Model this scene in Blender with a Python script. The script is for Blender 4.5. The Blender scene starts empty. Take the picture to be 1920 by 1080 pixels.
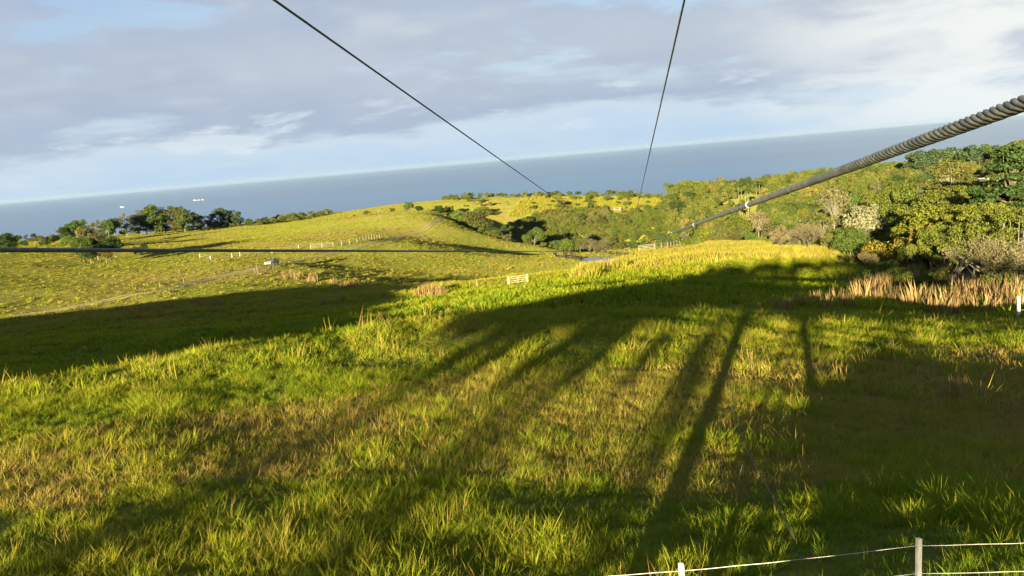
import bpy, bmesh, math, random
import numpy as np
from mathutils import Vector, Matrix

# ------------------------------------------------------------------ camera, sky, sun, exposure
SC = bpy.context.scene
COL = SC.collection
PXF, CX, CY = 1600.0, 960.0, 540.0            # focal length in photograph pixels (1920 wide)
PITCH, ROLL = math.atan(244 / 1600), math.radians(4.94)
Fv = np.array([0, math.cos(PITCH), -math.sin(PITCH)])
R0 = np.array([1.0, 0, 0]); U0 = np.array([0, math.sin(PITCH), math.cos(PITCH)])
Rv = R0 * math.cos(ROLL) - U0 * math.sin(ROLL)
Uv = U0 * math.cos(ROLL) + R0 * math.sin(ROLL)
cd = bpy.data.cameras.new('camera'); cam = bpy.data.objects.new('camera', cd); COL.objects.link(cam)
cd.sensor_width = 36; cd.lens = 36 * PXF / 1920; cd.clip_start = 0.05; cd.clip_end = 200000
cam.matrix_world = Matrix(((Rv[0], Uv[0], -Fv[0], 0), (Rv[1], Uv[1], -Fv[1], 0), (Rv[2], Uv[2], -Fv[2], 0), (0, 0, 0, 1)))
SC.camera = cam

SUN_AZ, SUN_EL = math.radians(18.3), math.radians(8.0)     # the way the light travels, right of straight ahead
SUN_STRENGTH, EXPOSURE, SKY_STRENGTH = 4.7, 3.05, 0.05
sd = bpy.data.lights.new('sun', 'SUN'); sun = bpy.data.objects.new('sun', sd); COL.objects.link(sun)
sd.energy = SUN_STRENGTH; sd.angle = math.radians(0.5); sd.color = (1.0, 0.81, 0.45)
ldir = Vector((math.sin(SUN_AZ) * math.cos(SUN_EL), math.cos(SUN_AZ) * math.cos(SUN_EL), -math.sin(SUN_EL)))
sun.rotation_euler = ldir.to_track_quat('-Z', 'Y').to_euler(); sun.location = (-40, -120, 60)
vs = SC.view_settings
vs.view_transform = 'Standard'; vs.look = 'None'; vs.exposure = EXPOSURE; vs.gamma = 1.0; vs.use_curve_mapping = False
SC.cycles.use_denoising = True
SC.cycles.max_bounces = 5; SC.cycles.transparent_max_bounces = 6; SC.cycles.volume_bounces = 0


class NT:
    """small helper for node trees"""
    def __init__(s, tree): s.t = tree; s.t.nodes.clear()
    def n(s, typ, ins=None, **props):
        nd = s.t.nodes.new(typ)
        for k, v in props.items(): setattr(nd, k, v)
        for k, v in (ins or {}).items(): s.set(nd, k, v)
        return nd
    def set(s, nd, k, v):
        sock = nd.inputs[k]
        if hasattr(v, 'is_linked') or hasattr(v, 'links'): s.t.links.new(v, sock)
        else: sock.default_value = v
    def math(s, op, a, b=0.0, c=None, clamp=False):
        nd = s.n('ShaderNodeMath', operation=op, use_clamp=clamp); s.set(nd, 0, a); s.set(nd, 1, b)
        if c is not None: s.set(nd, 2, c)
        return nd.outputs[0]
    def vmath(s, op, a, b=(0, 0, 0)):
        nd = s.n('ShaderNodeVectorMath', operation=op); s.set(nd, 0, a); s.set(nd, 1, b)
        return nd.outputs['Value'] if op in ('DOT_PRODUCT', 'LENGTH') else nd.outputs[0]
    def mix(s, f, a, b, blend='MIX'):
        nd = s.n('ShaderNodeMix', data_type='RGBA', blend_type=blend)
        for k, v in ((0, f), (6, a), (7, b)):
            if isinstance(v, tuple) and len(v) == 3: v = v + (1,)
            s.set(nd, k, v)
        return nd.outputs[2]
    def smooth(s, v, a, b, lo=0.0, hi=1.0):
        nd = s.n('ShaderNodeMapRange', interpolation_type='SMOOTHSTEP')
        for k, x in ((0, v), (1, a), (2, b), (3, lo), (4, hi)): s.set(nd, k, x)
        return nd.outputs[0]
    def noise(s, vec, scale, detail=4, rough=0.55, dist=0.0):
        nd = s.n('ShaderNodeTexNoise', {'Scale': scale, 'Detail': detail, 'Roughness': rough, 'Distortion': dist})
        if vec is not None: s.set(nd, 'Vector', vec)
        return nd.outputs[0]


world = bpy.data.worlds.new('World'); SC.world = world; world.use_nodes = True
W = NT(world.node_tree)
sky = W.n('ShaderNodeTexSky', sky_type='NISHITA', sun_disc=False, sun_elevation=SUN_EL, sun_rotation=SUN_AZ + math.pi,
          altitude=250, air_density=1.0, dust_density=1.2, ozone_density=1.0)
dirn = W.n('ShaderNodeTexCoord').outputs['Generated']
sep = W.n('ShaderNodeSeparateXYZ', {0: dirn})
zz = W.math('MAXIMUM', sep.outputs[2], 0.0)
den = W.math('ADD', zz, 0.20)
px = W.math('DIVIDE', sep.outputs[0], den); py = W.math('DIVIDE', sep.outputs[1], den)
pv = W.n('ShaderNodeCombineXYZ', {0: px, 1: py, 2: 0.37}).outputs[0]
n_big = W.noise(pv, 0.75, 3, 0.45, 0.3)
n_mid = W.noise(W.vmath('ADD', pv, (7.3, 2.1, 0)), 1.7, 6, 0.52, 0.3)
n_fin = W.noise(W.vmath('ADD', pv, (1.7, 9.4, 3)), 3.6, 6, 0.55, 0.35)
low = W.n('ShaderNodeCombineXYZ', {0: W.math('MULTIPLY', sep.outputs[0], 3.0), 1: W.math('MULTIPLY', sep.outputs[1], 3.0), 2: W.math('MULTIPLY', zz, 13.0)}).outputs[0]
n_low = W.noise(W.vmath('ADD', low, (3.1, 0.6, 1.9)), 1.3, 7, 0.56, 0.25)
n_puf = W.noise(W.vmath('ADD', low, (9.1, 4.6, 0.3)), 2.6, 7, 0.58, 0.3)
# layered grey cloud, banded by height above the sea and broken up by noise
zw = W.math('ADD', zz, W.math('ADD', W.math('MULTIPLY', W.math('SUBTRACT', n_low, 0.5), 0.13), W.math('MULTIPLY', W.math('SUBTRACT', n_puf, 0.5), 0.05)))
rp = W.n('ShaderNodeValToRGB'); W.set(rp, 0, W.math('MULTIPLY', zw, 2.5)); rp.color_ramp.interpolation = 'EASE'
e = rp.color_ramp.elements
e[0].position = 0.0; e[0].color = (1.50, 1.86, 2.30, 1)
e[1].position = 1.0; e[1].color = (0.95, 1.25, 1.85, 1)
for p_, c_ in ((0.05, (1.66, 1.96, 2.30)), (0.085, (1.80, 2.03, 2.28)), (0.14, (1.26, 1.44, 1.78)), (0.20, (1.36, 1.50, 1.80)), (0.31, (1.52, 1.62, 1.86)), (0.44, (1.36, 1.52, 1.86)), (0.58, (1.10, 1.34, 1.84)), (0.8, (1.35, 1.50, 1.85))):
    k_ = e.new(p_); k_.color = c_ + (1,)
col = rp.outputs[0]
shade = W.math('ADD', W.math('MULTIPLY', n_mid, 0.6), W.math('MULTIPLY', n_fin, 0.4))
ccol = W.mix(W.smooth(shade, 0.36, 0.64), (1.04, 1.20, 1.56), (1.80, 1.86, 2.00))
cov = W.math('ADD', W.math('MULTIPLY', n_big, 0.75), W.math('MULTIPLY', n_mid, 0.55))
col = W.mix(W.math('MULTIPLY', W.smooth(cov, 0.46, 0.74), W.smooth(zz, 0.04, 0.16, 0.0, 0.8)), col, ccol)
# gaps to the blue and the Nishita sky behind
gap = W.math('MULTIPLY', W.smooth(n_low, 0.56, 0.66), W.smooth(zz, 0.04, 0.10))
col = W.mix(W.math('MULTIPLY', gap, 0.55), col, W.mix(0.75, sky.outputs[0], (0.92, 1.28, 1.98)))
# small sunlit heaps low over the sea
puff = W.math('MULTIPLY', W.smooth(n_puf, 0.55, 0.66), W.math('MULTIPLY', W.smooth(zz, 0.10, 0.05), W.smooth(zz, 0.004, 0.02)))
col = W.mix(W.math('MULTIPLY', puff, 0.7), col, (2.25, 2.38, 2.50))
# a warmer, brighter break in the cloud, high on the right
glow = W.smooth(W.vmath('DOT_PRODUCT', dirn, (0.556, 0.815, 0.163)), 0.93, 1.0)
col = W.mix(W.math('MULTIPLY', glow, W.smooth(n_mid, 0.36, 0.60, 0.15, 0.9)), col, (2.75, 2.65, 2.50))
col = W.mix(1.0, col, (0.83, 0.885, 0.905), 'MULTIPLY')
bg = W.n('ShaderNodeBackground', {'Color': col, 'Strength': SKY_STRENGTH})
W.n('ShaderNodeOutputWorld', {'Surface': bg.outputs[0]})

# ------------------------------------------------------------------ helpers
rng = np.random.default_rng(7)
random.seed(7)


def ray(x, y):
    d = Fv * PXF + Rv * (x - CX) - Uv * (y - CY)
    return d / np.linalg.norm(d)


def at(x, y, d):
    v = ray(x, y)
    return v * d / math.hypot(v[0], v[1])


def project(P):
    P = np.asarray(P, float)
    w = P @ Fv
    return CX + PXF * (P @ Rv) / w, CY - PXF * (P @ Uv) / w


def vnoise(x, y, seed=0):
    """value noise in [-1,1]"""
    xi, yi = np.floor(x).astype(np.int64), np.floor(y).astype(np.int64)
    fx, fy = x - xi, y - yi
    fx, fy = fx * fx * (3 - 2 * fx), fy * fy * (3 - 2 * fy)
    def h(a, b):
        n = (a * 374761393 + b * 668265263 + seed * 1442695041) & 0xFFFFFFFF
        n = ((n ^ (n >> 13)) * 1274126177) & 0xFFFFFFFF
        n = (n ^ (n >> 16)) & 0xFFFFFFFF
        return n / 2147483647.5 - 1
    return (h(xi, yi) * (1 - fx) + h(xi + 1, yi) * fx) * (1 - fy) + (h(xi, yi + 1) * (1 - fx) + h(xi + 1, yi + 1) * fx) * fy


def fbm(x, y, seed=0, oct=4):
    s, a, t = 0, 1.0, 0
    for k in range(oct):
        s = s + a * vnoise(x * 2 ** k + 13.7 * k, y * 2 ** k - 7.1 * k, seed + k); t += a; a *= 0.5
    return s / t


def ss(x, a, b):
    t = np.clip((x - a) / (b - a), 0, 1)
    return t * t * (3 - 2 * t)


def mat(name, base=None, rough=0.9, spec=0.2, build=None, metal=0.0):
    m = bpy.data.materials.new(name); m.use_nodes = True
    t = NT(m.node_tree)
    if build: build(t)
    else:
        nz = t.noise(t.n('ShaderNodeTexCoord').outputs['Object'], 6.0, 5, 0.6)
        c = t.mix(t.smooth(nz, 0.3, 0.7), tuple(0.72 * v for v in base), tuple(min(1, 1.12 * v) for v in base))
        p = t.n('ShaderNodeBsdfPrincipled', {'Base Color': c, 'Roughness': rough, 'Metallic': metal, 'Specular IOR Level': spec})
        t.n('ShaderNodeOutputMaterial', {'Surface': p.outputs[0]})
    return m


def link(name, me, m=None, parent=None):
    o = bpy.data.objects.new(name, me); COL.objects.link(o)
    if m is not None and len(me.materials) == 0: me.materials.append(m)
    if parent is not None: o.parent = parent
    return o


def np_mesh(name, V, Fq=None, Ft=None, smooth=False):
    me = bpy.data.meshes.new(name)
    V = np.asarray(V, np.float32)
    loops, starts, tot = [], [], 0
    for Fa in (Fq, Ft):
        if Fa is None or len(Fa) == 0: continue
        Fa = np.asarray(Fa, np.int32); k = Fa.shape[1]
        loops.append(Fa.ravel()); starts.append(tot + np.arange(len(Fa), dtype=np.int32) * k); tot += Fa.size
    me.vertices.add(len(V)); me.vertices.foreach_set('co', V.ravel())
    if loops:
        L = np.concatenate(loops); S = np.concatenate(starts)
        me.loops.add(len(L)); me.loops.foreach_set('vertex_index', L)
        me.polygons.add(len(S)); me.polygons.foreach_set('loop_start', S)
        if smooth: me.polygons.foreach_set('use_smooth', np.ones(len(S), bool))
    me.update(calc_edges=True); me.validate()
    return me


class MB:
    """collects boxes, tubes and prisms and builds ONE mesh"""
    def __init__(s): s.v = []; s.f = []
    def add(s, verts, faces):
        b = len(s.v); s.v += [tuple(v) for v in verts]; s.f += [tuple(b + i for i in f) for f in faces]
    def box(s, x0, x1, y0, y1, z0, z1):
        s.add([(x0, y0, z0), (x1, y0, z0), (x1, y1, z0), (x0, y1, z0), (x0, y0, z1), (x1, y0, z1), (x1, y1, z1), (x0, y1, z1)],
              [(0, 3, 2, 1), (4, 5, 6, 7), (0, 1, 5, 4), (1, 2, 6, 5), (2, 3, 7, 6), (3, 0, 4, 7)])
    def tube(s, pts, rad, n=6, cap=True):
        pts = [Vector(p) for p in pts]
        rad = rad if isinstance(rad, (list, tuple)) else [rad] * len(pts)
        b = len(s.v); ref = None
        for i, p in enumerate(pts):
            t = (pts[min(i + 1, len(pts) - 1)] - pts[max(i - 1, 0)]).normalized()
            if ref is None: ref = t.orthogonal().normalized()
            ref = (ref - t * ref.dot(t)).normalized(); bi = t.cross(ref)
            for k in range(n):
                a = 2 * math.pi * k / n
                s.v.append(tuple(p + (ref * math.cos(a) + bi * math.sin(a)) * rad[i]))
        for i in range(len(pts) - 1):
            for k in range(n):
                s.f.append((b + i * n + k, b + i * n + (k + 1) % n, b + (i + 1) * n + (k + 1) % n, b + (i + 1) * n + k))
        if cap:
            s.f.append(tuple(b + k for k in range(n))[::-1]); e = b + (len(pts) - 1) * n
            s.f.append(tuple(e + k for k in range(n)))
    def prism(s, prof, y0, y1):
        """profile in x,z extruded along y"""
        n = len(prof)
        s.add([(x, y0, z) for x, z in prof] + [(x, y1, z) for x, z in prof],
              [tuple(range(n))] + [tuple(range(2 * n - 1, n - 1, -1))] + [(i, i + n, (i + 1) % n + n, (i + 1) % n) for i in range(n)])
    def mesh(s, name, smooth=False):
        me = bpy.data.meshes.new(name); me.from_pydata(s.v, [], s.f); me.validate()
        bm = bmesh.new(); bm.from_mesh(me); bmesh.ops.recalc_face_normals(bm, faces=bm.faces); bm.to_mesh(me); bm.free()
        if smooth: me.polygons.foreach_set('use_smooth', [True] * len(me.polygons))
        me.update(); return me
    def build(s, name, m, parent=None, smooth=False, bevel=0.0):
        o = link(name, s.mesh(name, smooth), m, parent)
        if bevel:
            b = o.modifiers.new('bevel', 'BEVEL'); b.width = bevel; b.segments = 2; b.limit_method = 'ANGLE'
        return o


def tag(o, label=None, cat=None, group=None, kind=None):
    if label: o['label'] = label
    if cat: o['category'] = cat
    if group: o['group'] = group
    if kind: o['kind'] = kind
    return o


def empty(name, loc, rz=0.0, label=None, cat=None, group=None):
    o = bpy.data.objects.new(name, None); COL.objects.link(o)
    o.location = loc; o.rotation_euler = (0, 0, rz); o.empty_display_size = 0.5
    return tag(o, label, cat, group)


def copy_tree(o, parent=None):
    c = o.copy(); COL.objects.link(c); c.parent = parent
    for ch in o.children: copy_tree(ch, c)
    return c


# ------------------------------------------------------------------ the land
SEA = -190.0
CTRL = '''0,1080,11.7 0,920,15.4 0,800,20 0,752,22.8 200,698,25.2 420,655,27.0 640,623,28.8 940,598,30.2
480,1080,10.3 480,850,15.8 480,700,22.7 250,850,16.3 700,820,16.1 960,1080,9.7 960,900,13.4 960,760,18.1 960,680,22.7
1440,1080,9.3 1440,850,15.5 1440,700,23.6 1920,1080,8.9 1900,850,17.3 1900,700,29 1800,640,36.5 1200,590,35.2
1200,560,68 1000,560,78 1400,560,72 1400,500,157 1250,500,165 1650,560,74 1600,500,150 1900,590,66
0,700,78 200,650,98 420,618,108 640,595,114 0,640,150 200,603,160 400,570,170 600,548,180
0,600,190 200,563,205 400,522,240 515,499,265 700,455,350 850,415,480
0,545,245 0,505,310 170,490,340 200,520,270 350,480,340 300,450,500 400,432,600 500,440,480 590,412,620 0,460,520
620,410,520 720,406,520 850,408,520 650,500,280 800,480,320 800,530,230 720,530,215 900,535,215 970,530,225 640,520,240
880,440,440 950,470,420 1110,487,420 1020,480,420 1180,470,440 1000,460,450 1070,484,420 1150,487,420
1030,378,660 920,395,620 1150,383,660 1250,380,660 1340,370,680
1300,465,380 1400,460,300 1550,470,230 1500,345,850 1700,330,800 1900,318,620 1480,470,300 1250,470,420'''
cpts = [at(*map(float, t.split(','))) for t in CTRL.split()]
def zc(x, d, z):                                   # control point on the compass line of a pixel column at level
    p = at(x, 500, d); cpts.append(np.array([p[0], p[1], z]))
for a in ((1050, 540, -82), (1200, 520, -78), (950, 510, -67), (1000, 565, -68), (1110, 575, -70), (1280, 480, -62), (1400, 430, -55), (1650, 330, -41), (1850, 250, -36),
          (1900, 120, -24), (1720, 165, -33), (1500, 500, -50), (1600, 620, -44), (2150, 200, -24), (2300, 90, -15), (2150, 500, -30),
          (2300, 800, -30), (1340, 860, -60), (-300, 400, -16), (-500, 700, -20), (1750, 480, -40),
          (0, 33, -7.1), (0, 52, -11.0), (200, 37, -7.6), (200, 60, -12.0), (420, 39, -7.9), (420, 65, -12.8), (640, 41, -8.2), (640, 68, -13.4), (940, 43, -8.7), (940, 65, -12.8),
          (-200, 34, -6.4), (-200, 52, -9.6), (1200, 46, -9.0)): zc(*a)
for a in ((0, 0, -4.5), (-8, 3, -4.3), (6, 1, -4.75), (0, -20, -3.4), (0, -45, -2.0), (40, -30, -2.4), (-40, -30, -3.0), (-60, 20, -3.4), (-45, 30, -5.8), (-62, 36, -3.8),
          (-98, 45, -3.0), (-88, 20, -3.0), (-142, 45, -6.6), (-180, 90, -10.0), (-170, 0, -3.0), (60, 10, -8.0), (120, 60, -15), (0, -150, 5), (-250, -100, 8), (250, -100, 2),
          (-400, 150, -10), (500, 200, -20), (-80, -60, -1.0), (90, -60, -1.5)): cpts.append(np.array(a, float))
cpts = np.array(cpts)
def tps_k(d2): return np.where(d2 > 1e-9, d2 * np.log(np.maximum(d2, 1e-9)), 0.0)
XY = cpts[:, :2] / 100.0
nC = len(XY)
K = tps_k(((XY[:, None] - XY[None]) ** 2).sum(-1)) + np.eye(nC) * 2e-4
Pm = np.hstack([np.ones((nC, 1)), XY])
sol = np.linalg.solve(np.block([[K, Pm], [Pm.T, np.zeros((3, 3))]]), np.concatenate([cpts[:, 2], np.zeros(3)]))


def H(x, y, rough=True):
    x = np.atleast_1d(np.asarray(x, float)); y = np.atleast_1d(np.asarray(y, float))
    out = np.empty_like(x)
    xf, yf, of = x.ravel(), y.ravel(), out.ravel()
    for s in range(0, len(xf), 40000):
        a, b = xf[s:s + 40000] / 100, yf[s:s + 40000] / 100
        d2 = (a[:, None] - XY[None, :, 0]) ** 2 + (b[:, None] - XY[None, :, 1]) ** 2
        of[s:s + 40000] = tps_k(d2) @ sol[:nC] + sol[nC] + sol[nC + 1] * a + sol[nC + 2] * b
    z = of.reshape(x.shape)
    d = np.hypot(x, y)
    # far from what is seen: keep to a plain slope, then the sea cliff
    az = np.arctan2(x, y)
    flat = -4 - 0.045 * y
    z = z + (flat - z) * ss(d, 900, 1500) * (y > -1e9)
    z = z + (flat - z) * ss(-y, 120, 260)
    coast = 700 + 260 * ss(az, 0.12, 0.45) + 350 * ss(az, 0.5, 1.2) - 40 * ss(-az, 0.1, 0.5) + 30 * fbm(az * 9, az * 0, 3)
    cliff = ss(d, coast, coast + 260) * (y > 0)
    z = z * (1 - cliff) + (SEA - 25) * cliff
    if rough:
        near = 1 - ss(d, 50, 110)
        z = z + near * (0.08 * fbm(x / 3.4, y / 3.4, 11, 3) + 0.08 * fbm(x / 9, y / 9, 5, 2))
        z = z + ss(d, 55, 130) * (0.45 * fbm(x / 16, y / 16, 21, 4)) + ss(d, 50, 80) * (1 - ss(d, 170, 260)) * 0.4 * fbm(x / 6, y / 6, 23, 3) + ss(d, 180, 420) * 0.5 * fbm(x / 34, y / 34, 31, 3)
    return z


def h1(x, y): return float(H(x, y)[0])


def hit(px_, py_, d0=6.0, d1=900.0):
    """first point of the land along a pixel's ray"""
    v = ray(px_, py_); v = v / math.hypot(v[0], v[1])
    ds = np.geomspace(d0, d1, 700)
    P = ds[:, None] * v[None]
    g = P[:, 2] - H(P[:, 0], P[:, 1])
    k = np.where(g < 0)[0]
    i = k[0] if len(k) else len(ds) - 1
    d = ds[i]
    if 0 < i and len(k):
        d = ds[i - 1] + (ds[i] - ds[i - 1]) * g[i - 1] / (g[i - 1] - g[i])
    x, y = v[0] * d, v[1] * d
    return Vector((x, y, h1(x, y)))


def poly_world(pts): return np.array([hit(*p)[:2] for p in pts])


def inside(P, X, Y):
    r = np.zeros(len(X), bool); j = len(P) - 1
    for i in range(len(P)):
        xi, yi = P[i]; xj, yj = P[j]
        c = ((yi > Y) != (yj > Y)) & (X < (xj - xi) * (Y - yi) / (yj - yi + 1e-12) + xi)
        r ^= c; j = i
    return r


def axis(lo, hi, base, k, c=0.0):
    a = [c]
    while a[-1] < hi: a.append(a[-1] + max(base, k * abs(a[-1] - c)))
    b = [c]
    while b[-1] > lo: b.append(b[-1] - max(base, k * abs(b[-1] - c)))
    return np.array(b[:0:-1] + a)


gx = axis(-1800, 2200, 0.5, 0.022); gy = axis(-420, 2400, 0.5, 0.0115, 22.0)
GX, GY = np.meshgrid(gx, gy)
GZ = H(GX, GY)
nx, ny = len(gx), len(gy)
V = np.stack([GX, GY, GZ], -1).reshape(-1, 3)
ii = (np.arange(ny - 1)[:, None] * nx + np.arange(nx - 1)[None]).ravel()
ground_me = np_mesh('ground', V, np.stack([ii, ii + 1, ii + 1 + nx, ii + nx], -1), smooth=True)

# dry mown-looking strip across the near field (brown, short)
DRY = poly_world([(-300, 840), (0, 838), (200, 795), (500, 765), (800, 715), (1000, 692), (1340, 692), (1620, 685), (1920, 655), (2250, 650),
                  (2250, 900), (1920, 905), (1600, 915), (1300, 930), (1100, 890), (850, 890), (600, 905), (400, 885), (250, 905), (100, 945), (-300, 985)])


def dryness(X, Y):
    """0 lush .. 1 short and dry, a property of the turf"""
    d = np.hypot(X, Y)
    jx, jy = X + 0.9 * fbm(X / 2.2, Y / 2.2, 41, 3), Y + 0.9 * fbm(X / 2.2, Y / 2.2, 47, 3)
    a = inside(DRY, jx, jy).astype(float)
    return a


GMASK = np.clip(dryness(V[:, 0], V[:, 1]), 0, 1)
far_dry = ss(fbm(V[:, 0] / 45, V[:, 1] / 45, 61, 4), 0.0, 0.45) * ss(np.hypot(V[:, 0], V[:, 1]), 120, 260)
at_ = ground_me.attributes.new('dry', 'FLOAT', 'POINT'); at_.data.foreach_set('value', np.maximum(GMASK, 0.75 * far_dry).astype(np.float32))


def ground_nodes(t):
    pos = t.n('ShaderNodeNewGeometry').outputs['Position']
    dry = t.n('ShaderNodeAttribute', attribute_name='dry').outputs['Fac']
    n1 = t.noise(pos, 0.35, 6, 0.62); n2 = t.noise(pos, 2.4, 5, 0.65); n3 = t.noise(pos, 0.05, 4, 0.55)
    g = t.mix(t.smooth(n1, 0.32, 0.68), (0.050, 0.066, 0.012), (0.085, 0.092, 0.016))
    g = t.mix(t.smooth(n3, 0.38, 0.62, 0.0, 0.55), g, (0.095, 0.086, 0.022))
    d = t.mix(t.smooth(n2, 0.3, 0.7), (0.065, 0.052, 0.022), (0.115, 0.094, 0.034))
    c = t.mix(t.math('MULTIPLY', dry, 0.85), g, d)
    c = t.mix(t.smooth(n2, 0.60, 0.80, 0.0, 0.6), c, (0.035, 0.032, 0.012))
    b = t.n('ShaderNodeBump', {'Strength': 0.9, 'Distance': 0.35, 'Height': t.math('ADD', n1, t.math('MULTIPLY', n2, 0.4))})
    p = t.n('ShaderNodeBsdfDiffuse', {'Color': c, 'Roughness': 0.8, 'Normal': b.outputs[0]})
    t.n('ShaderNodeOutputMaterial', {'Surface': p.outputs[0]})
tag(link('ground', ground_me, mat('turf', build=ground_nodes)), kind='structure')


def sea_nodes(t):
    pos = t.n('ShaderNodeNewGeometry').outputs['Position']
    st = t.vmath('MULTIPLY', pos, (0.35, 1.0, 1.0))
    n1 = t.noise(st, 0.02, 8, 0.62); n2 = t.noise(t.vmath('MULTIPLY', pos, (0.00009, 0.00028, 0)), 1.0, 5, 0.5)
    b = t.n('ShaderNodeBump', {'Strength': 0.3, 'Distance': 10.0, 'Height': n1})
    c = t.mix(t.smooth(n2, 0.4, 0.6), (0.060, 0.110, 0.220), (0.055, 0.140, 0.280))
    p = t.n('ShaderNodeBsdfPrincipled', {'Base Color': c, 'Roughness': 0.28, 'IOR': 1.33, 'Normal': b.outputs[0]})
    t.n('ShaderNodeOutputMaterial', {'Surface': p.outputs[0]})
sx = axis(-70000, 70000, 400, 0.12); sy = axis(-6000, 62000, 400, 0.12)
SXm, SYm = np.meshgrid(sx, sy); ns = len(sx)
jj = (np.arange(len(sy) - 1)[:, None] * ns + np.arange(ns - 1)[None]).ravel()
tag(link('ocean', np_mesh('ocean', np.stack([SXm, SYm, np.full_like(SXm, SEA)], -1).reshape(-1, 3), np.stack([jj, jj + 1, jj + 1 + ns, jj + ns], -1)),
         mat('sea_water', build=sea_nodes)), kind='structure')

# ------------------------------------------------------------------ pond, farm track
def water_nodes(t):
    n = t.noise(t.n('ShaderNodeNewGeometry').outputs['Position'], 3.0, 4, 0.6)
    b = t.n('ShaderNodeBump', {'Strength': 0.15, 'Distance': 0.1, 'Height': n})
    p = t.n('ShaderNodeBsdfPrincipled', {'Base Color': (0.06, 0.06, 0.075, 1), 'Roughness': 0.12, 'IOR': 1.33, 'Normal': b.outputs[0]})
    t.n('ShaderNodeOutputMaterial', {'Surface': p.outputs[0]})
M_WATER = mat('pond_water', build=water_nodes)


def pond(cx_, cy_, rx, seed):
    c = hit(cx_, cy_); n = 40
    zs = max(h1(c.x + rx * 0.6 * math.cos(a), c.y + rx * 1.1 * math.sin(a)) for a in np.linspace(0, 6.28, 24))
    ring = []
    for k in range(n):
        a = 2 * math.pi * k / n
        r = 1 + 0.22 * math.sin(2 * a + seed) + 0.12 * math.sin(3 * a + 2 * seed)
        ring.append((c.x + rx * r * math.cos(a), c.y + rx * 1.7 * r * math.sin(a), zs + 0.1))
    low = [(x, y, z - 1.6) for x, y, z in ring]
    m = MB(); m.add(ring + low, [tuple(range(n))] + [(k, (k + 1) % n, n + (k + 1) % n, n + k) for k in range(n)])
    return tag(m.build('pond', M_WATER), kind='structure'), c
pond_a, PA = pond(1106, 487, 2.9, 0.4)
pond_b, PB = pond(1139, 488, 3.0, 1.9)

TRACK_PX = [(-60, 613), (0, 599), (100, 584), (200, 563), (300, 546), (400, 522), (470, 506), (515, 498), (570, 486), (640, 471), (700, 456), (760, 440), (800, 428), (850, 414)]
tp = [hit(*p) for p in TRACK_PX]
def resample(pts, step):
    out = [pts[0]]
    for a, b in zip(pts[:-1], pts[1:]):
        n = max(1, int((Vector(b) - Vector(a)).length / step))
        out += [Vector(a).lerp(Vector(b), (k + 1) / n) for k in range(n)]
    return out
def smooth_path(pts, it=3):
    P = [Vector(p) for p in pts]
    for _ in range(it):
        P = [P[0]] + [(P[i - 1] + P[i] * 2 + P[i + 1]) / 4 for i in range(1, len(P) - 1)] + [P[-1]]
    return P
TRACK = smooth_path(resample(tp, 3.0), 8)
def ribbon(name, path, off, width, lift, material):
    vs_, fs = [], []
    for i, p in enumerate(path):
        t = (path[min(i + 1, len(path) - 1)] - path[max(i - 1, 0)]); t.z = 0; t.normalize(); s = Vector((t.y, -t.x, 0))
        for w in np.linspace(-0.5, 0.5, 5):
            q = p + s * (off + w * width * (1 + 0.15 * math.sin(i * 0.7 + off)))
            vs_.append((q.x, q.y, h1(q.x, q.y) + lift * (1 - 2.6 * abs(w) ** 2)))
    for i in range(len(path) - 1):
        for k in range(4): fs.append((i * 5 + k, i * 5 + k + 1, i * 5 + 6 + k, i * 5 + 5 + k))
    return np_mesh(name, vs_, fs, smooth=True)
M_TRACK = mat('track_turf', (0.20, 0.19, 0.055), spec=0.0)
M_RUT = mat('bare_rut', (0.40, 0.33, 0.19), spec=0.0)
track = tag(link('farm_track', ribbon('farm_track', TRACK, 0, 2.9, 0.16, M_TRACK), M_TRACK), kind='structure')
for off in (-0.85, 0.85): link('wheel_rut', ribbon('wheel_rut', TRACK, off, 0.62, 0.22, M_RUT), M_RUT, track)
TRK = np.array([(p.x, p.y) for p in TRACK])
def track_dist(X, Y):
    r = np.full(len(X), 1e9)
    for a in TRK[::2]: r = np.minimum(r, (X - a[0]) ** 2 + (Y - a[1]) ** 2)
    return np.sqrt(r)

# ------------------------------------------------------------------ grass
def leaf_shader(t, c, trans=0.35):
    d = t.n('ShaderNodeBsdfDiffuse', {'Color': c}); r = t.n('ShaderNodeBsdfTranslucent', {'Color': t.mix(1.0, c, (1.0, 1.05, 0.55), 'MULTIPLY')})
    m = t.n('ShaderNodeMixShader', {0: trans, 1: d.outputs[0], 2: r.outputs[0]})
    t.n('ShaderNodeOutputMaterial', {'Surface': m.outputs[0]})
def grass_nodes(t):
    tint = t.n('ShaderNodeAttribute', attribute_name='tint', attribute_type='INSTANCER').outputs['Fac']
    rnd = t.n('ShaderNodeNewGeometry').outputs['Random Per Island']
    r = t.n('ShaderNodeValToRGB'); t.set(r, 0, t.math('ADD', tint, t.math('MULTIPLY', t.math('SUBTRACT', rnd, 0.5), 0.34), clamp=True))
    e = r.color_ramp.elements
    e[0].position = 0.0; e[0].color = (0.050, 0.095, 0.011, 1)
    e[1].position = 1.0; e[1].color = (0.26, 0.165, 0.075, 1)
    for p, c in ((0.3, (0.092, 0.145, 0.011)), (0.5, (0.160, 0.182, 0.012)), (0.72, (0.200, 0.172, 0.032))):
        k = e.new(p); k.color = c + (1,)
    leaf_shader(t, r.outputs[0], 0.28)
M_GRASS = mat('grass_blades', build=grass_nodes)


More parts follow.
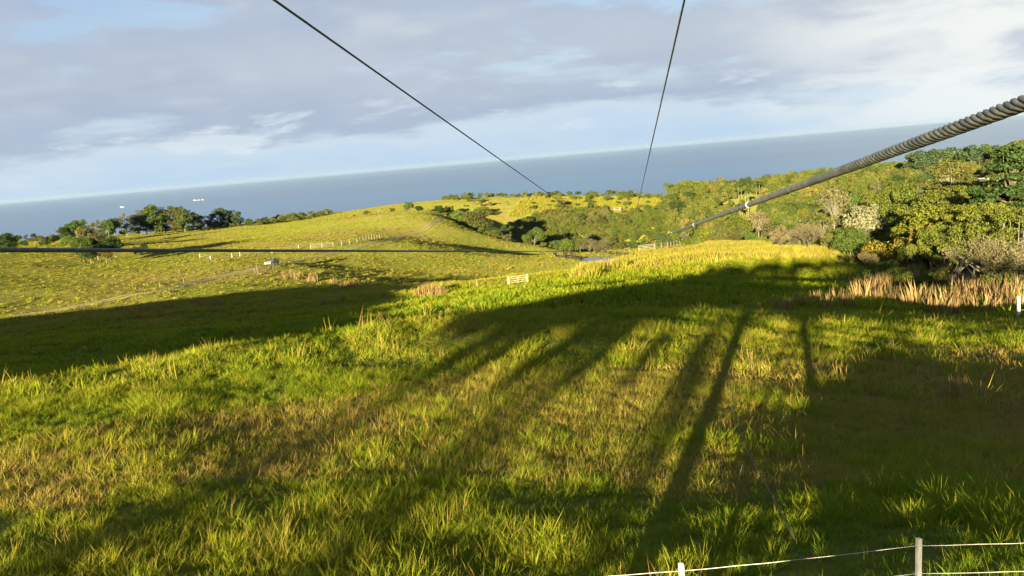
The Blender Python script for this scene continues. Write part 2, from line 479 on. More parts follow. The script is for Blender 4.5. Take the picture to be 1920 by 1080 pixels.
def clump(n, h, spread, width, lean, seed, segs=3, tip=0.5, stiff=1.0):
    """one tuft of curved tapering blades"""
    g = np.random.default_rng(seed)
    V, Q, T = [], [], []
    for i in range(n):
        r = spread * math.sqrt(g.random()); a = g.random() * 6.283
        bx, by = r * math.cos(a), r * math.sin(a)
        hh = h * (0.55 + 0.6 * g.random()); la = a + g.normal() * 0.9
        ln = lean * (0.3 + g.random()) * hh
        wdir = la + 1.57 + g.normal() * 0.5; wx, wy = math.cos(wdir) * width / 2, math.sin(wdir) * width / 2
        b = len(V)
        for k in range(segs):
            u = k / segs; f = 1 - (1 - tip) * u
            ox, oy = math.cos(la) * ln * u ** (1 + stiff), math.sin(la) * ln * u ** (1 + stiff)
            z = hh * u * (1 - 0.18 * u * lean)
            V += [(bx + ox - wx * f, by + oy - wy * f, z - 0.03), (bx + ox + wx * f, by + oy + wy * f, z - 0.03)]
        V.append((bx + math.cos(la) * ln, by + math.sin(la) * ln, hh * (1 - 0.22 * lean)))
        for k in range(segs - 1): Q.append((b + 2 * k, b + 2 * k + 1, b + 2 * k + 3, b + 2 * k + 2))
        T.append((b + 2 * segs - 2, b + 2 * segs - 1, b + 2 * segs))
    return np_mesh('tuft', V, Q if segs > 1 else None, T)


def proto_collection(name, meshes, m):
    c = bpy.data.collections.new(name)
    for i, me in enumerate(meshes):
        if not me.materials: me.materials.append(m)
        o = bpy.data.objects.new('%s_%02d' % (name, i), me); c.objects.link(o)
    return c


def scatter(name, P, scl, pid, tint, coll, label, cat, lean=0.12, flat=None):
    n = len(P)
    me = bpy.data.meshes.new(name); me.vertices.add(n); me.vertices.foreach_set('co', np.asarray(P, np.float32).ravel())
    rot = np.stack([rng.normal(0, lean, n), rng.normal(0, lean, n), rng.random(n) * 6.283], -1).astype(np.float32)
    sc3 = np.repeat(np.asarray(scl, np.float32)[:, None], 3, 1)
    if flat is not None: sc3[:, 2] *= np.asarray(flat, np.float32)
    me.attributes.new('rot', 'FLOAT_VECTOR', 'POINT').data.foreach_set('vector', rot.ravel())
    me.attributes.new('scl', 'FLOAT_VECTOR', 'POINT').data.foreach_set('vector', sc3.ravel())
    me.attributes.new('pid', 'INT', 'POINT').data.foreach_set('value', np.asarray(pid, np.int32))
    me.attributes.new('tint', 'FLOAT', 'POINT').data.foreach_set('value', np.asarray(tint, np.float32))
    o = link(name, me)
    g = bpy.data.node_groups.new(name + '_nodes', 'GeometryNodeTree')
    g.interface.new_socket('Geometry', in_out='INPUT', socket_type='NodeSocketGeometry')
    g.interface.new_socket('Geometry', in_out='OUTPUT', socket_type='NodeSocketGeometry')
    N = g.nodes.new; L = g.links.new
    gi, go = N('NodeGroupInput'), N('NodeGroupOutput')
    ci = N('GeometryNodeCollectionInfo'); ci.inputs[0].default_value = coll; ci.inputs[1].default_value = True; ci.inputs[2].default_value = True
    ip = N('GeometryNodeInstanceOnPoints'); ip.inputs['Pick Instance'].default_value = True
    def na(nm, ty):
        q = N('GeometryNodeInputNamedAttribute'); q.data_type = ty; q.inputs[0].default_value = nm; return q.outputs[0]
    L(gi.outputs[0], ip.inputs['Points']); L(ci.outputs[0], ip.inputs['Instance'])
    L(na('pid', 'INT'), ip.inputs['Instance Index']); L(na('rot', 'FLOAT_VECTOR'), ip.inputs['Rotation']); L(na('scl', 'FLOAT_VECTOR'), ip.inputs['Scale'])
    L(ip.outputs[0], go.inputs[0])
    o.modifiers.new('scatter', 'NODES').node_group = g
    return tag(o, label, cat, kind='stuff')


HALF = math.radians(36)                    # a little wider than the view on both sides
def wedge(n, d0, d1, half=HALF, p=1.0, centre=0.0):
    """n random places between two distances"""
    u = rng.random(n); d = (d0 ** (1 + p) + u * (d1 ** (1 + p) - d0 ** (1 + p))) ** (1 / (1 + p))
    a = centre + (rng.random(n) * 2 - 1) * half
    return d * np.sin(a), d * np.cos(a), d


PONDS = [(PA.x, PA.y, 5.2), (PB.x, PB.y, 5.2)]
def keep_clear(X, Y, wid=1.35):
    k = track_dist(X, Y) > wid
    for a, b, r in PONDS: k &= np.hypot(X - a, (Y - b) / 1.5) > r
    return k


tufts_near = [clump(46, 0.15, 0.12, 0.0060, 1.0, 100 + i) for i in range(5)]          # lush
tufts_near += [clump(40, 0.11, 0.18, 0.0065, 1.2, 120 + i) for i in range(4)]           # short dry
tufts_near += [clump(6, 0.33, 0.12, 0.005, 0.5, 140 + i) for i in range(2)]            # thin seeding stems
C_NEAR = proto_collection('near_tuft', tufts_near, M_GRASS)


def near_layer(name, dens, d0, d1, scale, label, coll):
    area = HALF * (d1 ** 2 - d0 ** 2)
    X, Y, d = wedge(int(area * dens), d0, d1)
    dry = dryness(X, Y)
    lump = fbm(X / 1.5, Y / 1.5, 71, 3); patch = fbm(X / 6.5, Y / 6.5, 77, 3)
    k = (rng.random(len(X)) < np.clip(0.9 + 0.9 * lump, 0.45, 1)) | (dry > 0.5)
    k &= ~((dry > 0.5) & (rng.random(len(X)) < 0.08))
    X, Y, d, dry, lump, patch = (v[k] for v in (X, Y, d, dry, lump, patch))
    n = len(X)
    pid = rng.integers(0, 5, n)
    isdry = (dry > 0.5) & (rng.random(n) > 0.16 + 0.3 * ss(lump, 0.1, 0.4))
    pid = np.where(isdry, 5 + rng.integers(0, 4, n), pid)
    seed = rng.random(n) < 0.03
    pid = np.where(seed, 9 + rng.integers(0, 2, n), pid)
    s = scale * (0.55 + 0.8 * rng.random(n) ** 1.3) * np.where(isdry, 1.0, np.maximum(0.75, 1 + 0.95 * lump))
    tint = np.where(isdry, 0.75 + 0.16 * patch, 0.48 + 0.24 * patch + 0.10 * lump) + rng.normal(0, 0.06, n) + 0.25 * seed
    Z = H(X, Y)
    return scatter(name, np.stack([X, Y, Z], -1), s, pid, np.clip(tint, 0, 1), coll, label, 'grass', lean=0.22)


near_layer('pasture_grass', 95, 7.0, 22, 1.0, 'tall green pasture grass with a short dry strip in the foreground', C_NEAR)
tufts_mid = [clump(28, 0.18, 0.19, 0.012, 1.0, 200 + i) for i in range(5)] + [clump(24, 0.14, 0.30, 0.016, 1.1, 220 + i) for i in range(4)] + \
            [clump(7, 0.45, 0.15, 0.010, 0.5, 240 + i) for i in range(2)]
C_MID = proto_collection('mid_tuft', tufts_mid, M_GRASS)
near_layer('hill_brow_grass', 32, 22, 60, 1.0, 'green and yellow grass over the brow of the near hill', C_MID)

# coarse pasture beyond the brow
tufts_far = [clump(16, 0.55, 0.42, 0.09, 0.8, 300 + i, segs=2) for i in range(5)]
C_FAR = proto_collection('far_tuft', tufts_far, M_GRASS)
FOREST = np.array([tuple(at(x, 500, d)[:2]) for x, d in ((1275, 455), (1330, 400), (1420, 345), (1520, 265), (1600, 200), (1640, 150), (1700, 118), (1790, 92), (1860, 80), (1960, 74), (2300, 74),
                   (2300, 1000), (1500, 1000), (1330, 900), (1255, 700))])
GULLY = np.array([tuple(at(x, 500, d)[:2]) for x, d in ((905, 460), (960, 462), (1000, 468), (1080, 470), (1150, 470), (1210, 462), (1275, 455), (1330, 470), (1400, 640), (1270, 640), (1150, 640), (1060, 640), (960, 600), (900, 540))])
def far_layer(name, n, d0, d1, s0, label, hmul=1.0, p=0.6):
    X, Y, d = wedge(n, d0, d1, p=p)
    pat = fbm(X / 40, Y / 40, 81, 4); lump = fbm(X / 5, Y / 5, 83, 3)
    k = keep_clear(X, Y) & ~inside(FOREST, X, Y) & ~inside(GULLY, X, Y) & (rng.random(n) < np.clip(0.6 + 0.8 * lump, 0.1, 1))
    X, Y, d, pat, lump = (v[k] for v in (X, Y, d, pat, lump)); n = len(X)
    tint = np.clip(0.52 + 0.2 * pat + 0.12 * lump + rng.normal(0, 0.06, n), 0, 1)
    dip_green = 1 - ss(d, 80, 175)                                     # greener in the dip behind the brow
    tint -= 0.16 * dip_green
    s = s0 * (0.6 + 0.8 * rng.random(n)) * (1 + 0.4 * lump)
    return scatter(name, np.stack([X, Y, H(X, Y)], -1), s, rng.integers(0, 5, n), np.clip(tint, 0, 1), C_FAR, label, 'grass', flat=np.full(n, hmul))
far_layer('valley_grass', 90000, 60, 190, 0.95, 'rough green grass in the dip behind the near hill', 0.9)
far_layer('tussock_grass', 95000, 190, 690, 1.3, 'yellow-green tussocky pasture on the rolling fields', 0.42, 0.8)

# ------------------------------------------------------------------ trees
def foliage_nodes(t):
    oi = t.n('ShaderNodeObjectInfo'); rnd = t.n('ShaderNodeNewGeometry').outputs['Random Per Island']
    f = t.math('ADD', 0.62, t.math('MULTIPLY', rnd, 0.75))
    c = t.vmath('MULTIPLY', oi.outputs['Color'], t.n('ShaderNodeCombineXYZ', {0: f, 1: f, 2: f}).outputs[0])
    leaf_shader(t, c, 0.3)
M_LEAF = mat('foliage', build=foliage_nodes)
def bark_nodes(t):
    oi = t.n('ShaderNodeObjectInfo'); n = t.noise(t.n('ShaderNodeTexCoord').outputs['Object'], 3.0, 6, 0.65)
    c = t.mix(1.0, oi.outputs['Color'], t.mix(t.smooth(n, 0.3, 0.7), (0.55, 0.55, 0.55), (1.25, 1.25, 1.25)), 'MULTIPLY')
    p = t.n('ShaderNodeBsdfDiffuse', {'Color': c}); t.n('ShaderNodeOutputMaterial', {'Surface': p.outputs[0]})
M_BARK = mat('bark', build=bark_nodes)


def leaf_cards(C, N, size, g, elong=1.35):
    n = len(C)
    N = N + g.normal(0, 0.75, (n, 3)); N /= np.linalg.norm(N, axis=1, keepdims=True) + 1e-9
    A = g.normal(0, 1, (n, 3)); T = np.cross(N, A); T /= np.linalg.norm(T, axis=1, keepdims=True) + 1e-9
    B = np.cross(N, T)
    s = (size * (0.55 + 0.9 * g.random(n)))[:, None]
    bend = N * s * 0.25
    V = np.stack([C - T * s * elong * 0.5 - bend, C + B * s * 0.42, C + T * s * elong * 0.5 - bend, C - B * s * 0.42], 1).reshape(-1, 3)
    return V, np.arange(4 * n).reshape(-1, 4)


def make_tree(kind, seed):
    """-> (trunk mesh, crown mesh), one metre units for a tree about 10 m tall"""
    g = np.random.default_rng(seed); rr = random.Random(seed)
    tb = MB()
    P = dict(lobes=22, lr=1.35, cw=3.3, z0=3.0, z1=9.2, leaf=0.42, per=95, trunk=0.22, th=0.5, squash=0.8)
    P.update({
        'round': {}, 'dense': dict(lobes=32, z0=1.2, cw=3.9, per=200, leaf=0.28), 'bush': dict(lobes=20, z0=1.0, z1=8.6, cw=5.0, lr=1.9, leaf=0.30, per=300, trunk=0.2, th=0.35),
        'gum': dict(lobes=34, z0=1.3, z1=9.2, cw=2.5, lr=1.05, leaf=0.28, per=130, th=0.75, trunk=0.16),
        'gum_bare': dict(lobes=22, z0=4.6, z1=9.3, cw=2.0, lr=1.0, leaf=0.34, per=90, th=0.8, trunk=0.16),
        'umbrella': dict(lobes=60, z0=6.0, z1=9.0, cw=8.2, lr=1.2, leaf=0.17, per=300, squash=0.42, trunk=0.34, th=0.3),
        'feather': dict(lobes=40, z0=1.8, z1=9.5, cw=3.6, lr=0.95, leaf=0.20, per=200, squash=0.45, trunk=0.25, th=0.8),
        'airy': dict(lobes=26, z0=2.8, z1=9.3, cw=3.4, lr=0.85, leaf=0.27, per=75, trunk=0.2, th=0.6),
        'grove': dict(lobes=26, z0=7.6, z1=9.5, cw=3.0, lr=0.75, leaf=0.28, per=90, trunk=0.095, th=0.8),
        'shade_sapling': dict(lobes=12, z0=8.3, z1=9.4, cw=0.8, lr=0.55, leaf=0.28, per=90, trunk=0.08, th=0.85),
        'tuftbush': dict(lobes=16, z0=0.8, z1=8.0, cw=5.5, lr=1.7, leaf=0.24, per=300, trunk=0.15, th=0.3),
    }[kind])
    cen = []
    zc_, zh = (P['z0'] + P['z1']) / 2, (P['z1'] - P['z0']) / 2
    while len(cen) < P['lobes']:
        v = g.normal(0, 1, 3); v /= np.linalg.norm(v); r = 0.35 + 0.6 * g.random() ** 0.5
        if kind == 'umbrella':
            a = g.random() * 6.283; q = math.sqrt(g.random())
            c = np.array([q * P['cw'] * math.cos(a), q * P['cw'] * math.sin(a) * 0.9, P['z1'] - 2.6 * q ** 2 - 0.9 * g.random()])
        elif kind == 'gum' or kind == 'gum_bare':
            u = g.random(); wdt = P['cw'] * (0.35 + 0.75 * math.sin(math.pi * (0.15 + 0.75 * u)))
            a = g.random() * 6.283; q = math.sqrt(g.random())
            c = np.array([wdt * q * math.cos(a), wdt * q * math.sin(a), P['z0'] + (P['z1'] - P['z0']) * u])
        elif kind == 'feather':
            u = g.random(); wdt = P['cw'] * (1.05 - 0.8 * u); a = g.random() * 6.283; q = 0.3 + 0.7 * g.random()
            c = np.array([wdt * q * math.cos(a), wdt * q * math.sin(a), P['z0'] + (P['z1'] - P['z0']) * u])
        else:
            c = np.array([v[0] * r * P['cw'], v[1] * r * P['cw'], zc_ + v[2] * r * zh])
            if kind in ('bush', 'tuftbush', 'dense') and v[2] < -0.55: continue
        cen.append(c)
    lean = g.normal(0, 0.35, 2); tz = P['th'] * P['z1']
    def spine(z): u = z / P['z1']; return Vector((lean[0] * u * u * 1.5, lean[1] * u * u * 1.5, z))
    tb.tube([spine(z) for z in np.linspace(-0.6, tz, 7)], [P['trunk'] * (1.25 if i == 0 else 1 - 0.09 * i) for i in range(7)], 7)
    Vs, Qs, base = [], [], 0
    for c in cen:
        z0 = min(tz * (0.55 + 0.4 * g.random()), max(0.3, c[2] - 0.6))
        a = spine(z0); b = Vector(c); m_ = a.lerp(b, 0.5) + Vector((g.normal(0, 0.2), g.normal(0, 0.2), 0.25 - 0.05 * (b - a).length))
        rad = P['trunk'] * 0.42
        tb.tube([a, a.lerp(m_, 0.6), m_, b], [rad, rad * 0.75, rad * 0.55, rad * 0.2], 4, cap=False)
        n = int(P['per'] * (0.7 + 0.6 * g.random())); lr = P['lr'] * (0.65 + 0.6 * g.random())
        D = g.normal(0, 1, (n, 3)); D /= np.linalg.norm(D, axis=1, keepdims=True)
        rad_ = lr * (0.45 + 0.6 * g.random(n) ** 0.6)[:, None]
        Cc = c + D * rad_ * np.array([1, 1, P['squash']])
        Vq, Qq = leaf_cards(Cc, D * 0.9 + np.array([0, 0, 0.35]), P['leaf'], g)
        Vs.append(Vq); Qs.append(Qq + base); base += len(Vq)
    tm = tb.mesh('trunk', True); tm.materials.append(M_BARK)
    cm = np_mesh('crown', np.concatenate(Vs), np.concatenate(Qs)); cm.materials.append(M_LEAF)
    return tm, cm


def make_twiggy(seed, leafy=True):
    """a tree of fine bare branches with thin sprays"""
    g = np.random.default_rng(seed); tb = MB(); tips = []
    def grow(p, d, L, r, depth):
        q = p + d * L * 0.5 + Vector(g.normal(0, 0.05 * L, 3)); e = p + d * L
        tb.tube([p, q, e], [r, r * 0.8, r * 0.6], 4 if depth < 3 else 3, cap=False)
        if depth >= 4: tips.append((e, d)); return
        for _ in range(3 if depth < 3 else 4):
            nd = (d + Vector(g.normal(0, 0.42, 3)) + Vector((0, 0, 0.12))).normalized()
            grow(p.lerp(e, 0.55 + 0.45 * g.random()), nd, L * (0.62 + 0.2 * g.random()), r * 0.58, depth + 1)
    for k in range(4):
        a = k * 1.57 + g.random()
        grow(Vector((0.2 * math.cos(a), 0.2 * math.sin(a), -0.4)), Vector((math.cos(a) * 0.45, math.sin(a) * 0.45, 1)).normalized(), 3.4, 0.13, 0)
    tm = tb.mesh('trunk', True); tm.materials.append(M_BARK)
    if not leafy: return tm, None
    Vs, Qs, b = [], [], 0
    for e, d in tips:
        n = 11
        C = np.array(e) + g.normal(0, 0.22, (n, 3)); D = np.array(d) + g.normal(0, 0.6, (n, 3))
        D /= np.linalg.norm(D, axis=1, keepdims=True); W_ = np.cross(D, g.normal(0, 1, (n, 3))); W_ /= np.linalg.norm(W_, axis=1, keepdims=True)
        Lh = (0.30 + 0.3 * g.random(n))[:, None]
        Vs.append(np.stack([C - W_ * 0.03, C + D * Lh * 0.5 + W_ * 0.065, C + D * Lh, C + D * Lh * 0.5 - W_ * 0.065], 1).reshape(-1, 3)); Qs.append(np.arange(4 * n).reshape(-1, 4) + b); b += 4 * n
    cm = np_mesh('crown', np.concatenate(Vs), np.concatenate(Qs)); cm.materials.append(M_LEAF)
    return tm, cm


def make_palm(seed):
    g = np.random.default_rng(seed); tb = MB()
    tb.tube([(0.25 * math.sin(z * 0.2), 0, z) for z in np.linspace(-0.5, 9, 8)], [0.13 - 0.006 * i for i in range(8)], 6)
    tm = tb.mesh('trunk', True); tm.materials.append(M_BARK)
    V, Q = [], []
    for k in range(16):
        a = k * 6.283 / 16 + g.random() * 0.3; up = g.uniform(-0.2, 0.9); L = g.uniform(1.6, 2.3); b0 = len(V)
        for i in range(7):
            u = i / 6; r = L * u; z = 9 + up * r - 0.42 * r * r; w = 0.34 * math.sin(math.pi * min(0.95, u * 0.85 + 0.12))
            cx_, cy_ = 0.24 + r * math.cos(a), r * math.sin(a)
            V += [(cx_ - w * math.sin(a), cy_ + w * math.cos(a), z - w * 0.5), (cx_, cy_, z), (cx_ + w * math.sin(a), cy_ - w * math.cos(a), z - w * 0.5)]
        for i in range(6):
            for s in (0, 1): Q.append((b0 + 3 * i + s, b0 + 3 * i + s + 1, b0 + 3 * i + 4 + s, b0 + 3 * i + 3 + s))
    cm = np_mesh('crown', V, Q); cm.materials.append(M_LEAF)
    return tm, cm


KINDS = {}
for i, (k, nvar) in enumerate((('round', 3), ('dense', 3), ('bush', 3), ('gum', 3), ('gum_bare', 2), ('umbrella', 2), ('feather', 2), ('airy', 3), ('tuftbush', 2), ('grove', 3), ('shade_sapling', 2))):
    KINDS[k] = [make_tree(k, 1000 + 37 * i + j) for j in range(nvar)]
KINDS['twiggy'] = [make_twiggy(51), make_twiggy(52)]
KINDS['bare'] = [make_twiggy(63, False)]
KINDS['palm'] = [make_palm(5)]
GREEN = dict(olive=(0.074, 0.080, 0.024), dark=(0.030, 0.050, 0.016), mid=(0.058, 0.086, 0.020), bright=(0.074, 0.092, 0.018), yellow=(0.092, 0.102, 0.016),
             grey=(0.092, 0.100, 0.056), brown=(0.066, 0.068, 0.028), tan=(0.105, 0.096, 0.052), orange=(0.112, 0.094, 0.018), pale=(0.125, 0.132, 0.080), bluegreen=(0.045, 0.072, 0.034))
BARKC = dict(pale=(0.12, 0.115, 0.095), grey=(0.08, 0.076, 0.062), brown=(0.07, 0.056, 0.038))
NAME = dict(round='broadleaf_tree', dense='broadleaf_tree', bush='bush', gum='eucalyptus_tree', gum_bare='eucalyptus_tree', umbrella='spreading_tree', feather='ironwood_tree',
            airy='slender_tree', tuftbush='bush', grove='broadleaf_tree', shade_sapling='broadleaf_tree', twiggy='twiggy_tree', bare='dead_tree', palm='palm_tree')
tcount = [0]


def plant(x, y, height, kind, colour, label, group=None, wide=1.0, bark='grey', sink=0.15, var=None):
    tm, cm = KINDS[kind][(tcount[0] if var is None else var) % len(KINDS[kind])]; tcount[0] += 1
    s = height / (9.7 if kind not in ('twiggy',) else 9.5)
    cat = 'bush' if 'bush' in kind else 'tree'
    o = empty(NAME[kind], (x, y, h1(x, y) - sink), random.random() * 6.28, label, cat, group)
    o.scale = (s * wide, s * wide, s)
    jb = random.uniform(0.82, 1.15); jit = [jb * random.uniform(0.95, 1.05) for _ in range(3)]
    t = bpy.data.objects.new('trunk', tm); COL.objects.link(t); t.parent = o; t.color = BARKC[bark] + (1,)
    if cm is not None:
        c = bpy.data.objects.new('crown', cm); COL.objects.link(c); c.parent = o
        c.color = tuple(a * b for a, b in zip(GREEN[colour], jit)) + (1,)
    return o


def plant_px(px_, ytop, d, kind, colour, label, group=None, wide=1.0, bark='grey', minh=1.2):
    """top of the crown seen at pixel (px, ytop), standing at distance d"""
    p = at(px_, ytop, d); z = h1(p[0], p[1])
    return plant(p[0], p[1], max(minh, p[2] - z), kind, colour, label, group, wide, bark)


# the windbreak and the clumps on the left skyline
for x, y, d, c in ((252, 401, 612, 'bluegreen'), (268, 389, 620, 'olive'), (285, 383, 615, 'mid'), (304, 392, 625, 'mid'), (322, 384, 620, 'olive'), (341, 389, 610, 'mid'), (358, 397, 615, 'bluegreen'), (371, 403, 620, 'bluegreen')):
    plant_px(x, y, d, 'gum', c, 'tall eucalyptus in the longest windbreak row on the left skyline', 'windbreak of tall eucalyptus on the skyline', 1.35, 'pale')
for x, y, d in ((394, 400, 640), (410, 389, 640), (426, 392, 645), (443, 396, 640)):
    plant_px(x, y, d, 'gum', 'bluegreen', 'eucalyptus in the separate group of four right of the long windbreak', 'group of four eucalyptus on the skyline', 1.4, 'pale')
for a in ((232, 399, 600, 'airy', 'grey', 'pale grey-green airy tree at the left end of the windbreak', 1.1), (210, 407, 590, 'dense', 'dark', 'dark green tree left of the pale airy tree by the windbreak', 0.75),
          (199, 410, 585, 'dense', 'mid', 'mid green narrow tree behind the dark clump near the windbreak', 0.7), (180, 411, 545, 'airy', 'olive', 'olive airy tree rising above the dark clump on the left', 1.0),
          (140, 409, 520, 'round', 'mid', 'rounded green tree highest in the left skyline clump', 1.2), (120, 423, 505, 'dense', 'dark', 'dark tree on the left flank of the skyline clump', 1.1),
          (157, 420, 470, 'round', 'brown', 'brownish green tree in the middle of the skyline clump', 1.1), (100, 441, 490, 'dense', 'mid', 'low green tree left of the skyline clump', 1.3),
          (62, 436, 480, 'airy', 'dark', 'thin dark tree standing alone above the far left trees', 1.0), (82, 447, 470, 'dense', 'mid', 'low leafy tree below the thin dark tree on the left', 1.4),
          (42, 449, 465, 'bush', 'dark', 'low dark bush between the far left tree and the thin dark tree', 1.0), (126, 438, 450, 'bush', 'mid', 'bright topped bush in front of the left skyline clump', 0.9),
          (8, 436, 400, 'dense', 'dark', 'big dark rounded tree cut by the left edge of the picture', 1.5), (-45, 428, 400, 'dense', 'dark', 'big dark tree just beyond the left edge', 1.4),
          (150, 442, 338, 'dense', 'mid', 'green tree at the left of the dark roadside clump with pale trunks', 1.05), (176, 433, 345, 'round', 'brown', 'brownish crowned tree tallest in the dark roadside clump', 1.15),
          (200, 441, 338, 'dense', 'dark', 'very dark rounded tree at the right of the roadside clump', 1.2), (195, 461, 325, 'round', 'orange', 'small orange-tinted tree in front of the dark roadside clump', 1.0),
          (165, 455, 330, 'dense', 'dark', 'dark leafy tree low in the roadside clump', 1.2), (262, 450, 345, 'tuftbush', 'dark', 'small dark shrub right of the dark roadside clump', 0.7)):
    plant_px(a[0], a[1], a[2], a[3], a[4], a[5], None, a[6], 'pale')
# the skyline towards the middle
for a in ((482, 412, 640, 'round', 'mid', 'small round tree alone on the skyline right of the four eucalyptus', 1.2), (517, 410, 630, 'bush', 'mid', 'wide green bush on the skyline between two small trees', 1.1),
          (560, 404, 640, 'round', 'olive', 'leafy skyline tree left of the small palm', 1.4), (545, 411, 640, 'bush', 'olive', 'low olive bush touching the leafy skyline tree', 1.0),
          (663, 402, 560, 'bush', 'dark', 'small dark bush on the crest left of the single round bush', 1.2), (688, 393, 555, 'bush', 'mid', 'single round bush on the crest of the green hill', 1.25),
          (735, 388, 560, 'round', 'mid', 'round tree at the left end of the crest clump', 1.3), (765, 377, 565, 'round', 'mid', 'tallest tree of the crest clump with a rounded top', 1.2),
          (762, 388, 550, 'airy', 'grey', 'grey airy tree in front of the tallest crest tree', 1.5), (785, 383, 565, 'round', 'dark', 'dark tree right of the tallest crest tree', 1.2),
          (803, 393, 565, 'bush', 'mid', 'low bush right of the crest clump', 1.1), (821, 384, 575, 'dense', 'dark', 'dark upright tree standing apart right of the crest clump', 1.1),
          (842, 383, 590, 'round', 'mid', 'small round tree beside the dark upright crest tree', 1.3), (856, 391, 590, 'bush', 'dark', 'low dark bush on the crest near the gully head', 1.2),
          (872, 388, 500, 'bush', 'mid', 'large green thicket at the head of the gully', 1.2), (890, 392, 490, 'dense', 'olive', 'olive tree on the right of the gully head thicket', 1.3),
          (903, 384, 600, 'bush', 'bright', 'bright bush behind the gully head thicket', 1.2), (919, 377, 630, 'round', 'orange', 'reddish topped tree on the skyline above the gully head', 1.3),
          (936, 380, 640, 'bush', 'mid', 'small skyline bush right of the reddish topped tree', 0.9), (952, 381, 640, 'bush', 'pale', 'pale feathery bush on the skyline left of the dry plateau', 1.2),
          (975, 376, 650, 'bush', 'pale', 'pale bush beside the feathery one on the skyline', 1.2), (1000, 374, 660, 'bush', 'mid', 'low green bush on the skyline left of the zip line end', 1.2),
          (1050, 364, 690, 'bush', 'dark', 'dark olive bush where the left overhead cable meets the skyline', 1.5), (1068, 367, 690, 'bush', 'mid', 'green bush right of the dark olive skyline bush', 1.2),
          (1086, 370, 690, 'bush', 'dark', 'small dark bush in the gap on the far plateau', 1.1), (1120, 361, 690, 'round', 'orange', 'orange-tinted tree on the far plateau', 1.1),
          (1105, 366, 695, 'bush', 'mid', 'green bush left of the orange-tinted plateau tree', 1.1), (1142, 355, 695, 'dense', 'bright', 'tall green tree right of the orange-tinted plateau tree', 1.3),
          (1168, 355, 680, 'bush', 'bright', 'brightest green rounded tree on the far plateau', 1.15), (1194, 363, 690, 'bush', 'olive', 'olive bush right of the brightest plateau tree', 1.1),
          (1215, 365, 700, 'bush', 'mid', 'low bush between the plateau and the forest', 1.2), (1233, 362, 690, 'airy', 'grey', 'grey slender tree at the left end of the forest', 1.0)):
    plant_px(a[0], a[1], a[2], a[3], a[4], a[5], None, a[6], 'grey')
plant_px(585, 400, 600, 'palm', 'mid', 'small thin palm on the skyline left of the green hill', None, 1.0, 'pale')

# along the near rim of the gully
for a in ((928, 428, 446, 'bush', 'olive', 'dry bush on the gully rim nearest the hill track', 1.2), (950, 436, 448, 'tuftbush', 'tan', 'straw coloured bush on the gully rim beside the dry bush', 1.2),
          (1000, 424, 452, 'bush', 'mid', 'broad green tree on the near rim of the gully', 1.1), (1018, 452, 452, 'bush', 'olive', 'low bush right of the broad rim tree', 0.9), (1040, 447, 456, 'bush', 'mid', 'small green rim bush before the row of dry bushes', 1.0),
          (1065, 443, 456, 'bush', 'bright', 'yellow-green rim bush at the left of the dry row', 1.1), (1086, 446, 456, 'airy', 'olive', 'olive rim bush in the dry row', 1.3),
          (1108, 443, 455, 'twiggy', 'tan', 'tan leafless bush in the middle of the rim row', 1.0), (1128, 445, 455, 'twiggy', 'tan', 'tan twiggy bush at the right end of the rim row', 1.1), (1160, 452, 456, 'bush', 'bright', 'bright bush left of the white corral', 0.8),
          (1180, 448, 462, 'bush', 'mid', 'green bush behind the left end of the white corral', 1.0), (1215, 440, 470, 'bush', 'yellow', 'yellow-green rounded tree behind the white corral', 1.0)):
    plant_px(a[0], a[1], a[2], a[3], a[4], a[5], None, a[6], 'pale')

